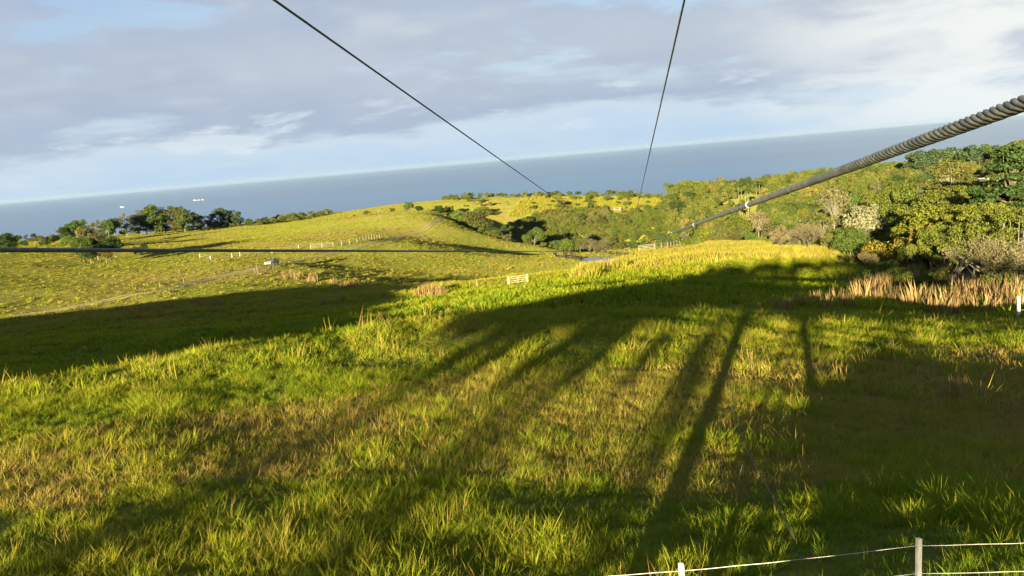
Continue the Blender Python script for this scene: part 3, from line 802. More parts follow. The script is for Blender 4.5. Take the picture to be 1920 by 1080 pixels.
# trees one can single out on the right
for a in ((1822, 332, 250, 'umbrella', 'bright', 'wide spreading yellow-green tree with pale forking limbs', 0.95, 'pale'), (1895, 272, 215, 'feather', 'dark', 'tall dark ironwood at the right edge above the spreading tree', 1.4, 'brown'),
          (1935, 262, 225, 'feather', 'olive', 'second dark ironwood cut by the right edge', 1.4, 'brown'), (1775, 300, 330, 'feather', 'olive', 'brownish tree with bare pale limbs left of the small field', 1.3, 'pale'),
          (1618, 377, 290, 'round', 'pale', 'small silvery domed tree in the forest edge', 0.95, 'grey'), (1562, 340, 330, 'airy', 'tan', 'tall pale tree with a straight white trunk', 0.8, 'pale'),
          (1420, 392, 360, 'airy', 'tan', 'tan thin-leaved tree left of the white-trunked tree', 1.1, 'pale'), (1700, 340, 310, 'dense', 'bright', 'tall bright green tree hung with vines', 0.7, 'grey'),
          (1735, 360, 290, 'dense', 'mid', 'mid green tree right of the vine-hung tree', 0.9, 'grey'), (1660, 345, 320, 'dense', 'bright', 'slender bright green tree left of the vine-hung tree', 0.55, 'grey'),
          (1770, 372, 215, 'bush', 'yellow', 'yellow flowering tree below the spreading tree', 1.25, 'grey'), (1845, 372, 190, 'umbrella', 'yellow', 'low spreading bright yellow-green tree right of the yellow one', 0.8, 'grey'),
          (1895, 378, 165, 'umbrella', 'bright', 'layered bright green tree above the brown twiggy trees', 0.85, 'pale'), (1690, 424, 185, 'tuftbush', 'orange', 'golden orange bush at the dark forest edge', 0.95, 'grey'),
          (1718, 430, 180, 'tuftbush', 'orange', 'smaller golden bush right of the golden orange bush', 0.7, 'grey'), (1760, 413, 170, 'umbrella', 'bright', 'green tree with a reddish top right of the golden bushes', 0.5, 'grey'),
          (1742, 414, 178, 'round', 'orange', 'reddish topped tree behind the golden bushes', 0.8, 'grey'), (1845, 428, 84, 'twiggy', 'tan', 'large brown twiggy tree in front at the right', 1.05, 'grey'), (1903, 424, 82, 'twiggy', 'tan', 'brown twiggy tree cut by the right edge', 1.0, 'grey'),
          (1960, 440, 92, 'twiggy', 'tan', 'brown twiggy tree just beyond the right edge', 1.0, 'grey'), (1800, 492, 93, 'bare', 'tan', 'leafless grey dead tree beside the brown twiggy trees', 1.1, 'pale'),
          (1655, 480, 118, 'bush', 'mid', 'low green bush at the corner of the dark hollow', 0.9, 'grey'), (1680, 492, 105, 'tuftbush', 'bright', 'small leafy bush below the dark hollow', 0.9, 'grey'),
          (1625, 465, 145, 'tuftbush', 'tan', 'straw coloured bush where the tall grass meets the hollow', 0.9, 'grey'), (1540, 395, 300, 'airy', 'olive', 'olive thin tree above the tall grass slope', 1.2, 'pale'),
          (1510, 410, 255, 'twiggy', 'tan', 'rounded grey-tan leafless tree above the tall grass', 1.0, 'grey'), (1470, 420, 275, 'twiggy', 'tan', 'smaller grey-tan leafless tree left of the rounded one', 1.0, 'grey'),
          (1575, 425, 225, 'twiggy', 'olive', 'olive leafless bush right of the rounded leafless tree', 1.1, 'grey'), (1372, 432, 330, 'bush', 'olive', 'olive scrub at the left end of the tall grass slope', 1.2, 'grey')):
    plant_px(a[0], a[1], a[2], a[3], a[4], a[5], None, a[6], a[7])
# tree line with pale trunks on the far right skyline
for i, x in enumerate(np.linspace(1712, 1868, 15)):
    plant_px(x + random.uniform(-4, 4), 288 - 0.1 * (x - 1712) + random.uniform(-6, 5), 640 + random.uniform(-15, 25), 'gum_bare' if i > 5 else 'gum', 'bluegreen' if i % 3 else 'mid',
             'tall pale-trunked eucalyptus in the far right skyline row', 'pale-trunked row on the far right skyline', 1.25, 'pale')
for x, y in ((1876, 270), (1897, 265), (1920, 262), (1945, 258)):
    plant_px(x, y, 620, 'round', 'mid', 'round tree at the right end of the far skyline row', 'round trees ending the far skyline row', 1.2)
for x, y, d in ((1384, 346, 640), (1390, 344, 645), (1397, 342, 640), (1418, 338, 660), (1424, 338, 655), (1402, 352, 600), (1388, 380, 560)):
    plant_px(x, y, d, 'palm', 'mid', 'slim palm with a pale trunk on the far green slope', 'palms on the far green slope', 1.1, 'pale')


def poisson(poly, rfun, n, dmin, dmax, az0, az1, seed):
    g = np.random.default_rng(seed); pts = []
    for _ in range(n):
        a = az0 + (az1 - az0) * g.random(); d = math.sqrt(dmin ** 2 + g.random() * (dmax ** 2 - dmin ** 2))
        x, y = d * math.sin(a), d * math.cos(a)
        if not inside(poly, np.array([x]), np.array([y]))[0]: continue
        r = rfun(d)
        if all((x - p[0]) ** 2 + (y - p[1]) ** 2 > r * r for p in pts): pts.append((x, y, d))
    return pts


def in_view(cands):
    """keep what shows above the nearer crowns"""
    buf = np.full(900, -9.0); out = []
    for c in sorted(cands, key=lambda c: c[2]):
        x, y, d, hh, w = c[:5]; z = h1(x, y); a = math.degrees(math.atan2(x, y)); el = math.degrees(math.atan2(z + hh, d)); b = int((a + 45) * 10)
        if not 0 <= b < 900: continue
        if el > buf[b] + 0.03: out.append(c)
        k = max(1, int(math.degrees(w / d) * 10 * 0.8)); e2 = math.degrees(math.atan2(z + hh * 0.8, d)); buf[max(0, b - k):b + k + 1] = np.maximum(buf[max(0, b - k):b + k + 1], e2)
    return out


DESC = dict(round='rounded', dense='dense', bush='bushy', airy='thin-leaved', feather='feathery', twiggy='leafless twiggy', gum='tall slim', tuftbush='low tufted', umbrella='spreading')
CW = dict(olive='olive', dark='dark green', mid='mid green', bright='bright green', yellow='yellow-green', grey='grey-green', brown='brownish', tan='tan', orange='golden', pale='silvery', bluegreen='blue-green')
# the wooded slope on the right
fp = poisson(FOREST, lambda d: 5.5 + 0.011 * d, 2600, 78, 560, math.radians(9), math.radians(35), 5)
cand = []
for x, y, d in fp:
    hollow = abs(math.hypot(x - at(1720, 500, 150)[0], y - at(1720, 500, 150)[1])) < 34
    k = random.choice(['round', 'dense', 'dense', 'bush', 'airy', 'airy', 'bush', 'gum'] if d > 200 else ['bush', 'tuftbush', 'dense', 'bush'])
    c = random.choice(['olive', 'olive', 'mid', 'mid', 'bright', 'yellow', 'grey', 'brown', 'dark'])
    hgt = random.uniform(6.5, 12.5) * (0.42 if d < 200 else (0.72 if d < 300 else 1.0)) * (0.55 if hollow else 1.0)
    if k in ('bush', 'tuftbush'): hgt *= 0.55
    cand.append((x, y, d, hgt, hgt * (0.5 if 'bush' in k else 0.36), k, c))
for x, y, d, hgt, w, k, c in in_view(cand):
    edge = 'at the near edge of the right-hand forest' if d < 200 else ('half way up the wooded right slope' if d < 380 else 'deep in the wooded right slope')
    plant(x, y, hgt, k, c, '%s %s %s %s' % (CW[c], DESC[k], 'shrub' if 'bush' in k else 'tree', edge), 'trees of the wooded right slope', random.uniform(0.9, 1.3), random.choice(['pale', 'grey', 'brown']))
# the gully beyond the pond
gp = poisson(GULLY, lambda d: 7.5, 1500, 440, 650, math.radians(-4), math.radians(16), 9)
cand = []
for x, y, d in gp:
    az_ = math.degrees(math.atan2(x, y)); left = az_ < 4.5
    k = random.choice(['bush', 'dense', 'bush', 'airy'] if left else ['bush', 'dense', 'dense', 'round'])
    c = random.choice(['olive', 'brown', 'dark', 'mid', 'dark'] if left else (['olive', 'brown', 'mid', 'tan'] if az_ < 8 else ['bright', 'bright', 'mid', 'yellow']))  # left list leans dark, putting the gully's shade into the crown colours
    hgt = random.uniform(6, 11) * (0.75 if d > 560 else 1) * (0.7 if k == 'bush' else 1)
    cand.append((x, y, d, hgt, hgt * 0.4, k, c))
for x, y, d, hgt, w, k, c in in_view(cand):
    plant(x, y, hgt, k, c, '%s %s %s in the gully beyond the pond' % (CW[c], DESC[k], 'shrub' if k == 'bush' else 'tree'), 'trees of the gully beyond the pond', random.uniform(1.0, 1.4), 'brown')


# woods too far off to tell the trees apart, and undergrowth
def tinted_nodes(t):
    tint = t.n('ShaderNodeAttribute', attribute_name='tint', attribute_type='INSTANCER').outputs['Fac']; rnd = t.n('ShaderNodeNewGeometry').outputs['Random Per Island']
    r = t.n('ShaderNodeValToRGB'); t.set(r, 0, tint); e = r.color_ramp.elements
    e[0].color = (0.034, 0.052, 0.016, 1); e[1].color = (0.145, 0.125, 0.040, 1); k = e.new(0.5); k.color = (0.085, 0.105, 0.022, 1)
    f = t.math('ADD', 0.65, t.math('MULTIPLY', rnd, 0.7))
    leaf_shader(t, t.vmath('MULTIPLY', r.outputs[0], t.n('ShaderNodeCombineXYZ', {0: f, 1: f, 2: f}).outputs[0]), 0.3)
M_WOOD = mat('distant_foliage', build=tinted_nodes)
def wood_mesh(tm_cm):
    me = tm_cm[1].copy(); me.materials.clear(); me.materials.append(M_WOOD); return me
C_WOOD = proto_collection('wood', [wood_mesh(KINDS[k][j]) for k, j in (('round', 0), ('dense', 0), ('bush', 0), ('airy', 1), ('bush', 1), ('dense', 2))], M_WOOD)
CLEAR = np.array([tuple(at(x, 500, d)[:2]) for x, d in ((1355, 560), (1400, 545), (1440, 640), (1425, 700), (1395, 690))])
FIELD = np.array([tuple(at(x, 500, d)[:2]) for x, d in ((1705, 560), (1760, 470), (1880, 470), (1900, 620), (1720, 630))])
n = 3000
X, Y, d = wedge(n, 545, 960, half=math.radians(13.5), centre=math.radians(23))
k = (inside(FOREST, X, Y)) & ~inside(CLEAR, X, Y) & ~inside(FIELD, X, Y); X, Y, d = X[k], Y[k], d[k]; n = len(X)
scatter('far_wood', np.stack([X, Y, H(X, Y) - 0.8], -1), 0.6 + 0.9 * rng.random(n) ** 1.6, rng.integers(0, 6, n), np.clip(0.5 + 0.25 * fbm(X / 40, Y / 40, 91, 3) + rng.normal(0, 0.2, n), 0, 1), C_WOOD,
        'green wood covering the far slope on the right', 'wood')
X, Y, d = wedge(9000, 76, 620, half=math.radians(20), centre=math.radians(16), p=0.7)
k = (inside(FOREST, X, Y) | inside(GULLY, X, Y)) & ~inside(CLEAR, X, Y) & ~inside(FIELD, X, Y); X, Y, d = X[k], Y[k], d[k]; n = len(X)
scatter('undergrowth', np.stack([X, Y, H(X, Y) - 0.4], -1), 0.18 + 0.22 * rng.random(n), 2 + rng.integers(0, 3, n), np.clip(0.5 + 0.25 * fbm(X / 25, Y / 25, 93, 3) + rng.normal(0, 0.15, n), 0, 1), C_WOOD,
        'low scrub and undergrowth between the trees of the right slope', 'scrub')
X, Y, d = wedge(17000, 440, 660, half=math.radians(11), centre=math.radians(6))
k = inside(GULLY, X, Y) & (fbm(X / 18, Y / 18, 97, 3) > -0.3); X, Y = X[k], Y[k]; n = len(X)
scatter('gully_scrub', np.stack([X, Y, H(X, Y) - 0.4], -1), 0.22 + 0.3 * rng.random(n), 2 + rng.integers(0, 3, n), np.clip(0.50 - 0.12 * ss(np.arctan2(X, Y), 0.09, 0.16) + 0.3 * fbm(X / 30, Y / 30, 98, 3) + rng.normal(0, 0.15, n), 0, 1), C_WOOD,
        'brown and green scrub on the walls of the gully', 'scrub')
# scrub along the cliff edge
X, Y, d = wedge(1500, 610, 720, half=math.radians(32)); az_ = np.arctan2(X, Y)
k = (az_ < 0.21) & (fbm(X / 22, Y / 22, 95, 3) > -0.05) & ((az_ < -0.2) | (az_ > -0.07)); X, Y, d = X[k], Y[k], d[k]; n = len(X)
scatter('cliff_scrub', np.stack([X, Y, H(X, Y) - 0.3], -1), 0.25 + 0.3 * rng.random(n), 2 + rng.integers(0, 3, n), np.clip(0.4 + rng.normal(0, 0.2, n), 0, 1), C_WOOD, 'low dark scrub along the edge above the sea', 'scrub')
print('forest', len(fp), 'gully', len(gp))

# ------------------------------------------------------------------ golden seeding grass
def reed_nodes(t):
    rnd = t.n('ShaderNodeNewGeometry').outputs['Random Per Island']
    leaf_shader(t, t.mix(rnd, (0.11, 0.080, 0.036), (0.25, 0.175, 0.085)), 0.3)
M_REED = mat('dry_stalks', build=reed_nodes)
def reed_mesh(n, seed, wid=0.016, spread=0.34, lean=0.28):
    me = clump(n, 1.0, spread, wid, lean, seed, segs=3, tip=0.9, stiff=1.3); me.materials.append(M_REED); return me
REEDS = [reed_mesh(80, 400 + i) for i in range(3)]; REEDS_FAR = [reed_mesh(60, 420 + i, 0.045, 0.5) for i in range(3)]
reed_list = [(1800, 748, 46, 1.35, 'tall golden grass clump standing alone in the shade at the right'), (1770, 745, 30, 0.8, 'smaller golden clump left of the tall lone clump'), (1842, 750, 26, 0.7, 'thin golden clump right of the tall lone clump'),
             (1558, 670, 14, 0.8, 'few pale stalks above the dry strip at the right'), (1432, 661, 16, 0.6, 'two pale stalks standing in the shade near the hill brow'), (1343, 697, 18, 0.45, 'brown stalk beside the end of the black pipe'),
             (717, 599, 17, 0.8, 'short reddish clump on the brow of the hill'), (684, 601, 10, 0.8, 'tiny clump left of the reddish clump on the brow'), (487, 622, 17, 1.1, 'pinkish clump on the brow above the dark valley'),
             (462, 625, 14, 1.3, 'low wide pinkish clump on the brow left of its neighbour'), (543, 612, 12, 0.6, 'single pinkish tuft on the brow between two clumps'), (358, 640, 11, 1.0, 'dry clump at the left on the brow'),
             (1100, 584, 14, 0.8, 'dry tuft in the shade above the striped shadows'), (1052, 580, 10, 0.9, 'small dry tuft left of the shaded one')]
def reed(px_, pb, hp, wide, label, group=None, far=False):
    p = hit(px_, pb); d = math.hypot(p.x, p.y); hgt = hp * math.hypot(d, p.z) / PXF
    me = (REEDS_FAR if far else REEDS)[tcount[0] % 3]; tcount[0] += 1
    o = link('dry_grass_clump', me); o.location = p - Vector((0, 0, 0.05)); o.rotation_euler = (0, 0, random.random() * 6.28)
    o.scale = (hgt * wide * 0.75, hgt * wide * 0.75, hgt)
    return tag(o, label, 'grass clump', group)
for r in reed_list: reed(*r, group='golden grass clumps')
for i, x in enumerate((1415, 1462, 1478, 1495, 1512, 1533, 1552, 1570, 1590)):
    reed(x, 588 - 0.06 * abs(x - 1415) + random.uniform(-6, 4), random.uniform(26, 42), random.uniform(0.8, 1.2), 'golden clump in the loose row left of the dense golden band', 'loose row of golden clumps', True)
for i, x in enumerate(np.linspace(1610, 1905, 34)):
    reed(x, 560 + 0.11 * (x - 1610) + random.uniform(-34, 10) * (1.0 if x > 1690 else 0.5), random.choice([14, 20, 26, 32, 40, 46]) * random.uniform(0.85, 1.1), random.uniform(0.8, 1.7), 'golden clump in the dense band below the brown twiggy trees', 'dense band of golden clumps', True)
for i, (x, y) in enumerate(((800, 553), (810, 556), (820, 553), (808, 549), (795, 551), (829, 557), (785, 556))):
    reed(x, y, random.uniform(18, 24), 1.3, 'golden clump heaped on the small bank below the middle field', 'golden heap on the small bank', True)
for i, (x, y) in enumerate(((655, 540), (645, 542), (668, 538), (640, 567), (606, 571), (380, 575), (395, 578), (410, 574), (365, 572), (300, 590), (272, 585), (245, 590), (225, 583), (318, 582), (260, 598), (625, 533), (560, 524), (585, 528), (540, 522))):
    reed(x, y, random.uniform(11, 18), 1.5, 'dry clump scattered in the dark valley on the left', 'dry clumps in the dark valley', True)
# pale tall grass on the sunlit slope before the forest (nobody could count it)
C_TALL = proto_collection('tall_tuft', [clump(26, 1.0, 0.5, 0.075, 0.4, 500 + i, segs=2) for i in range(4)], M_GRASS)
TALL = poly_world([(1130, 500), (1180, 478), (1300, 468), (1400, 455), (1500, 452), (1600, 462), (1640, 485), (1640, 500), (1500, 492), (1350, 494), (1230, 504), (1120, 520), (1060, 535)])
X, Y, d = wedge(60000, 120, 430, half=math.radians(13), centre=math.radians(13))
k = inside(TALL, X, Y) & (fbm(X / 7, Y / 7, 99, 3) > -0.12) & ~inside(FOREST, X, Y); X, Y, d = X[k], Y[k], d[k]; n = len(X)
scatter('tall_pale_grass', np.stack([X, Y, H(X, Y)], -1), 0.9 + 0.9 * rng.random(n), rng.integers(0, 4, n), np.clip(0.66 + rng.normal(0, 0.1, n), 0, 1), C_TALL, 'tall pale yellow grass on the sunlit slope below the forest', 'grass')
PLAT = np.array([tuple(at(x, 500, d_)[:2]) for x, d_ in ((960, 615), (1030, 622), (1150, 628), (1265, 632), (1290, 680), (1150, 690), (1000, 680))])
X, Y, d = wedge(9000, 600, 700, half=math.radians(8), centre=math.radians(6)); k = inside(PLAT, X, Y); X, Y = X[k], Y[k]; n = len(X)
scatter('plateau_grass', np.stack([X, Y, H(X, Y)], -1), 1.2 + 0.8 * rng.random(n), rng.integers(0, 4, n), np.clip(0.60 + rng.normal(0, 0.10, n), 0, 1), C_TALL, 'dry tan grass on the far plateau above the gully', 'grass')

# ------------------------------------------------------------------ zip lines
def steel_nodes(t):
    n = t.noise(t.n('ShaderNodeTexCoord').outputs['Object'], 40.0, 5, 0.6)
    c = t.mix(t.smooth(n, 0.35, 0.65), (0.050, 0.056, 0.052), (0.105, 0.112, 0.100))  # tower shade put into the colour: steel darkened and cooled
    p = t.n('ShaderNodeBsdfPrincipled', {'Base Color': c, 'Roughness': 0.5, 'Metallic': 0.3}); t.n('ShaderNodeOutputMaterial', {'Surface': p.outputs[0]})
M_STEEL = mat('galvanised_rope', build=steel_nodes)
M_CLAMP = mat('worn_clamp', (0.42, 0.40, 0.36), rough=0.5)
LAND = Vector(at(1176, 470, 428)); LAND.z = max(LAND.z, h1(LAND.x, LAND.y) + 3.0)


def zipline(px_, py_, dist, R, near, label, off, clamps=()):
    P = Vector(ray(px_, py_) * dist); T = LAND + Vector(off)
    S = P + (P - T).normalized() * 3.5                    # runs on past the camera to the tower
    L = (T - S).length; dv = (T - S) / L
    def pos(s): u = s / L; return S + dv * s - Vector((0, 0, 4 * 0.05 * u * (1 - u)))
    root = empty('zipline_cable', S, 0, label, 'cable', 'zip line cables')
    side = dv.cross(Vector((0, 0, 1))).normalized(); up = side.cross(dv)
    lay = R * 11.5; rc = R * 0.64; rs = R * 0.375; step = lay / 9; n = int(near / step)
    for k in range(6):
        m = MB(); pts = []
        for i in range(n + 1):
            s = i * step; a = -2 * math.pi * s / lay + k * math.pi / 3
            pts.append(pos(s) - S + (side * math.cos(a) + up * math.sin(a)) * rc)
        m.tube(pts, rs, 6); m.build('strand', M_STEEL, root, True)
    m = MB(); ss_ = [near - 0.05] + list(np.geomspace(near + 2, L, 30)); m.tube([pos(s) - S for s in ss_], R * 0.98, 6); m.build('far_run', M_STEEL, root, True)
    m = MB(); m.tube([pos(s) - S for s in np.linspace(0, near, 24)], R * 0.62, 6); m.build('core', M_STEEL, root, True)
    for c in clamps:
        m = MB(); m.tube([pos(c) - S, pos(c + 0.05) - S], R * 1.06, 12); m.build('clamp_band', M_CLAMP, root, True)
    return root
zipline(515, 0, 4.6, 0.0070, 24, 'thin dark cable slanting from the top edge down to the middle skyline', (-0.7, 0, 0.5))
zipline(1283, 0, 5.4, 0.0070, 24, 'steepest thin dark cable from the top edge right of centre', (0.5, 0, 0.5))
zipline(1920, 190, 0.88, 0.0078, 18, 'thick twisted steel cable entering from the right edge', (0.7, 0, 0), (5.2, 7.2, 9.4))
zipline(0, 468, 3.6, 0.0095, 22, 'twisted steel cable running level from the left edge', (-0.9, 0, -1.2))
M_WHITE = mat('white_paint', (0.40, 0.39, 0.36), rough=0.6)
M_WOODP = mat('weathered_timber', (0.11, 0.09, 0.065))
M_POST = mat('fence_post', (0.42, 0.41, 0.38))
M_WIRE = mat('fence_wire', (0.30, 0.30, 0.29), rough=0.4, metal=0.3)
M_DARK = mat('dark_rubber', (0.02, 0.02, 0.022), rough=0.6)
# landing stage where the cables end
lz = h1(LAND.x, LAND.y)
land = empty('landing_stage', (LAND.x, LAND.y, lz), 0, 'small timber landing stage where the cables end near the pond', 'platform')
for sx_ in (-1, 1):
    m = MB(); m.tube([(sx_ * 1.3, 0.3, -0.5), (sx_ * 1.3, 0.3, LAND.z - lz + 0.4)], 0.12, 8); m.build('post', M_WOODP, land)
m = MB(); m.box(-1.5, 1.5, 0.15, 0.42, LAND.z - lz + 0.1, LAND.z - lz + 0.36); m.build('cross_beam', M_WOODP, land)
m = MB(); m.box(-1.6, 1.6, 0, 2.0, 0.9, 1.05); m.build('deck', M_WOODP, land)

# ------------------------------------------------------------------ fences and gates
def hit_above(px_, py_, h):
    v = ray(px_, py_); v = v / math.hypot(v[0], v[1])
    for d in np.arange(4, 60, 0.05):
        if v[2] * d < h1(v[0] * d, v[1] * d) + h: return Vector((v[0] * d, v[1] * d, h1(v[0] * d, v[1] * d)))
PH = 1.1
fa, fb = hit_above(1277, 1060, PH), hit_above(1716, 1011, PH)
step = fb - fa
fence = empty('wire_fence', fa, 0, 'white post and wire fence in the bottom right corner', 'fence')
fpts = []
for i in (-1, 0, 1, 2):
    q = fa + step * i; q.z = h1(q.x, q.y); fpts.append(q)
    m = MB(); w = 0.019
    m.box(-w, w, -w, w, -0.4, PH); o = m.build('post', M_POST, fence, bevel=0.006); o.location = q - fa
    o.rotation_euler = (0.02 * (i % 2), 0.015 * i, 0.3)
    for hz in (1.04, 0.80, 0.56, 0.32):
        m = MB(); m.tube([(-0.024, 0, hz), (0.024, 0, hz)], 0.016, 6); c_ = m.build('insulator', M_WHITE, o)
for hz in (1.04, 0.80, 0.56, 0.32):
    m = MB(); pts = []
    for a, b in zip(fpts[:-1], fpts[1:]):
        for u in np.linspace(0, 1, 9)[:-1]:
            q = a.lerp(b, u) - fa; pts.append(q + Vector((0, -0.022, hz - 0.04 * u * (1 - u) + 0.002 * math.sin(20 * u + 9 * hz))))
    pts.append(fpts[-1] - fa + Vector((0, -0.022, hz)))
    m.tube(pts, 0.0026, 5); m.build('wire', M_WIRE, fence)


def post_fence(name, path, hpost, label, spacing, rails, material, wpost=0.12, cat='fence', rail_h=0.14):
    P = resample([hit(*p) for p in path], spacing)
    root = empty(name, P[0], 0, label, cat)
    for p in P:
        p.z = h1(p.x, p.y); m = MB(); m.box(-wpost / 2, wpost / 2, -wpost / 2, wpost / 2, -0.3, hpost * random.uniform(0.95, 1.05)); o = m.build('post', material, root); o.location = p - P[0]
    for hz in rails:
        for a, b in zip(P[:-1], P[1:]):
            d = b - a; s = Vector((d.y, -d.x, 0)).normalized() * 0.03; m = MB()
            A, B = a - P[0] + Vector((0, 0, hz)), b - P[0] + Vector((0, 0, hz)); u = Vector((0, 0, rail_h / 2)); s = s * 2.6
            m.add([A - u - s * 0.4, A + u - s * 0.4, A + u + s, A - u + s, B - u - s * 0.4, B + u - s * 0.4, B + u + s, B - u + s], [(0, 1, 2, 3), (7, 6, 5, 4), (0, 4, 5, 1), (1, 5, 6, 2), (2, 6, 7, 3), (3, 7, 4, 0)])
            m.build('rail' if rail_h > 0.05 else 'wire', material, root)
    return root
M_PALE = mat('pale_rail_paint', (0.20, 0.188, 0.15), rough=0.8)
post_fence('rail_fence', [(583, 467), (625, 463), (670, 456), (712, 448)], 2.1, 'long pale rail fence beside the farm track above the truck', 4.0, (0.4, 0.9, 1.4, 1.9), M_PALE, 0.14, rail_h=0.10)
post_fence('rail_fence', [(1198, 471), (1228, 468), (1252, 464), (1275, 461)], 2.0, 'pale corral fence below the forest right of the pond', 4.5, (0.45, 0.95, 1.45, 1.9), M_PALE, 0.13, rail_h=0.09)
post_fence('field_fence', [(300, 540), (345, 531), (402, 518), (440, 508), (478, 512)], 1.4, 'thin wooden post fence along the track left of the timber gate', 7.0, (0.5, 1.1), M_WOODP, 0.14, rail_h=0.02)
post_fence('field_fence', [(375, 483), (395, 487), (435, 483), (450, 481), (510, 474), (560, 466)], 1.4, 'thin post fence crossing the sunny field behind the truck', 9.0, (0.6, 1.2), M_POST, 0.14, rail_h=0.02)
post_fence('field_fence', [(1910, 598), (1975, 604)], 1.5, 'pale fence post at the right edge below the golden band', 5.0, (0.6, 1.2), M_POST, 0.13, rail_h=0.02)
post_fence('field_fence', [(950, 465), (1010, 476), (1060, 480)], 1.3, 'thin post fence on the slope left of the pond', 9.0, (0.6, 1.1), M_WOODP, 0.14, rail_h=0.015)
post_fence('field_fence', [(895, 541), (952, 540)], 1.4, 'short run of posts left of the white field gate', 7.0, (0.6, 1.1), M_WOODP, 0.10, rail_h=0.015)


def gate(pa, pb, hgt, label, material, post_h, bars=5):
    a, b = hit(*pa), hit(*pb); L = math.hypot(b.x - a.x, b.y - a.y)
    root = empty('field_gate', a, math.atan2(b.y - a.y, b.x - a.x), label, 'gate'); dz = b.z - a.z
    for x, z in ((0, 0), (L, dz)):
        m = MB(); m.box(x - 0.07, x + 0.07, -0.07, 0.07, z - 0.3, z + post_h); m.build('post', material, root)
    for k in range(bars):
        z = 0.25 + (hgt - 0.25) * k / (bars - 1); m = MB()
        m.tube([(0.1, 0, z), (L - 0.1, 0, z + dz)], 0.038, 6); m.build('bar', material, root)
    for u in (0.03, 0.5, 0.97):
        m = MB(); x = 0.1 + (L - 0.2) * u; m.tube([(x, -0.06, 0.2 + dz * u), (x, -0.06, hgt + 0.05 + dz * u)], 0.05, 6); m.build('upright', material, root)
    return root
gate((954, 538), (990, 533), 1.45, 'white tubular field gate at the foot of the middle field', M_PALE, 1.6)
gate((483, 514), (514, 510), 1.7, 'brown timber gate on the farm track in front of the truck', M_WOODP, 2.7, 4)

# black pipe through the grass
pp = smooth_path(resample([hit(*q) + Vector((0, 0, 0.17)) for q in ((1366, 715), (1374, 750), (1379, 795), (1394, 845), (1408, 878), (1432, 920), (1452, 958), (1475, 1000), (1490, 1035))], 0.4), 4)
m = MB(); m.tube(pp, 0.010, 6); tag(m.build('water_pipe', M_DARK, None, True), 'thin black pipe lying down the slope beside the tower shadow', 'pipe')
# a lone pole on the crest
pq = hit(712, 412); m = MB(); m.tube([(0, 0, -0.5), (0, 0, 5.2)], [0.14, 0.10], 8)
pole = empty('utility_pole', pq, 0, 'thin pole standing on the crest of the green hill', 'pole'); m.build('post', M_WOODP, pole); m = MB(); m.box(-0.7, 0.7, -0.06, 0.06, 4.6, 4.75); m.build('cross_arm', M_WOODP, pole)

# ------------------------------------------------------------------ pickup truck
def paint_nodes(t):
    p = t.n('ShaderNodeBsdfPrincipled', {'Base Color': (0.17, 0.18, 0.21, 1), 'Roughness': 0.28, 'Metallic': 0.35, 'Coat Weight': 0.5}); t.n('ShaderNodeOutputMaterial', {'Surface': p.outputs[0]})
M_PAINT = mat('silver_paint', build=paint_nodes)
def glass_nodes(t):
    p = t.n('ShaderNodeBsdfPrincipled', {'Base Color': (0.02, 0.025, 0.03, 1), 'Roughness': 0.05}); t.n('ShaderNodeOutputMaterial', {'Surface': p.outputs[0]})
M_GLASS = mat('tinted_glass', build=glass_nodes)
M_LAMP = mat('lamp_lens', (0.35, 0.34, 0.30), rough=0.2); M_RED = mat('tail_lens', (0.35, 0.02, 0.02), rough=0.3)
tq = hit(514, 498)
i0 = min(range(len(TRACK)), key=lambda i: (TRACK[i] - tq).length); tang = (TRACK[i0 - 2] - TRACK[i0 + 2]).normalized()
tq = TRACK[i0].copy(); tq.z = h1(tq.x, tq.y) + 0.26
truck = empty('pickup_truck', tq, math.atan2(tang.y, tang.x), 'silver pickup truck parked on the farm track beside the timber gate', 'truck')
truck.rotation_euler[1] = -math.asin(tang.z); truck.scale = (1.08, 1.08, 1.08)
m = MB(); m.prism([(-2.75, 0.55), (-2.75, 1.12), (0.95, 1.14), (1.05, 1.12), (2.55, 1.02), (2.72, 0.85), (2.72, 0.45), (2.2, 0.38), (-2.6, 0.42)], -0.93, 0.93); body = m.build('body', M_PAINT, truck, bevel=0.06)
m = MB(); m.prism([(-0.95, 1.12), (-0.72, 1.76), (0.32, 1.78), (1.02, 1.12)], -0.80, 0.80); m.build('cab', M_PAINT, truck, bevel=0.05)
m = MB(); m.box(-2.68, -1.02, -0.78, 0.78, 1.125, 1.15); m.build('cargo_bed', M_DARK, truck)
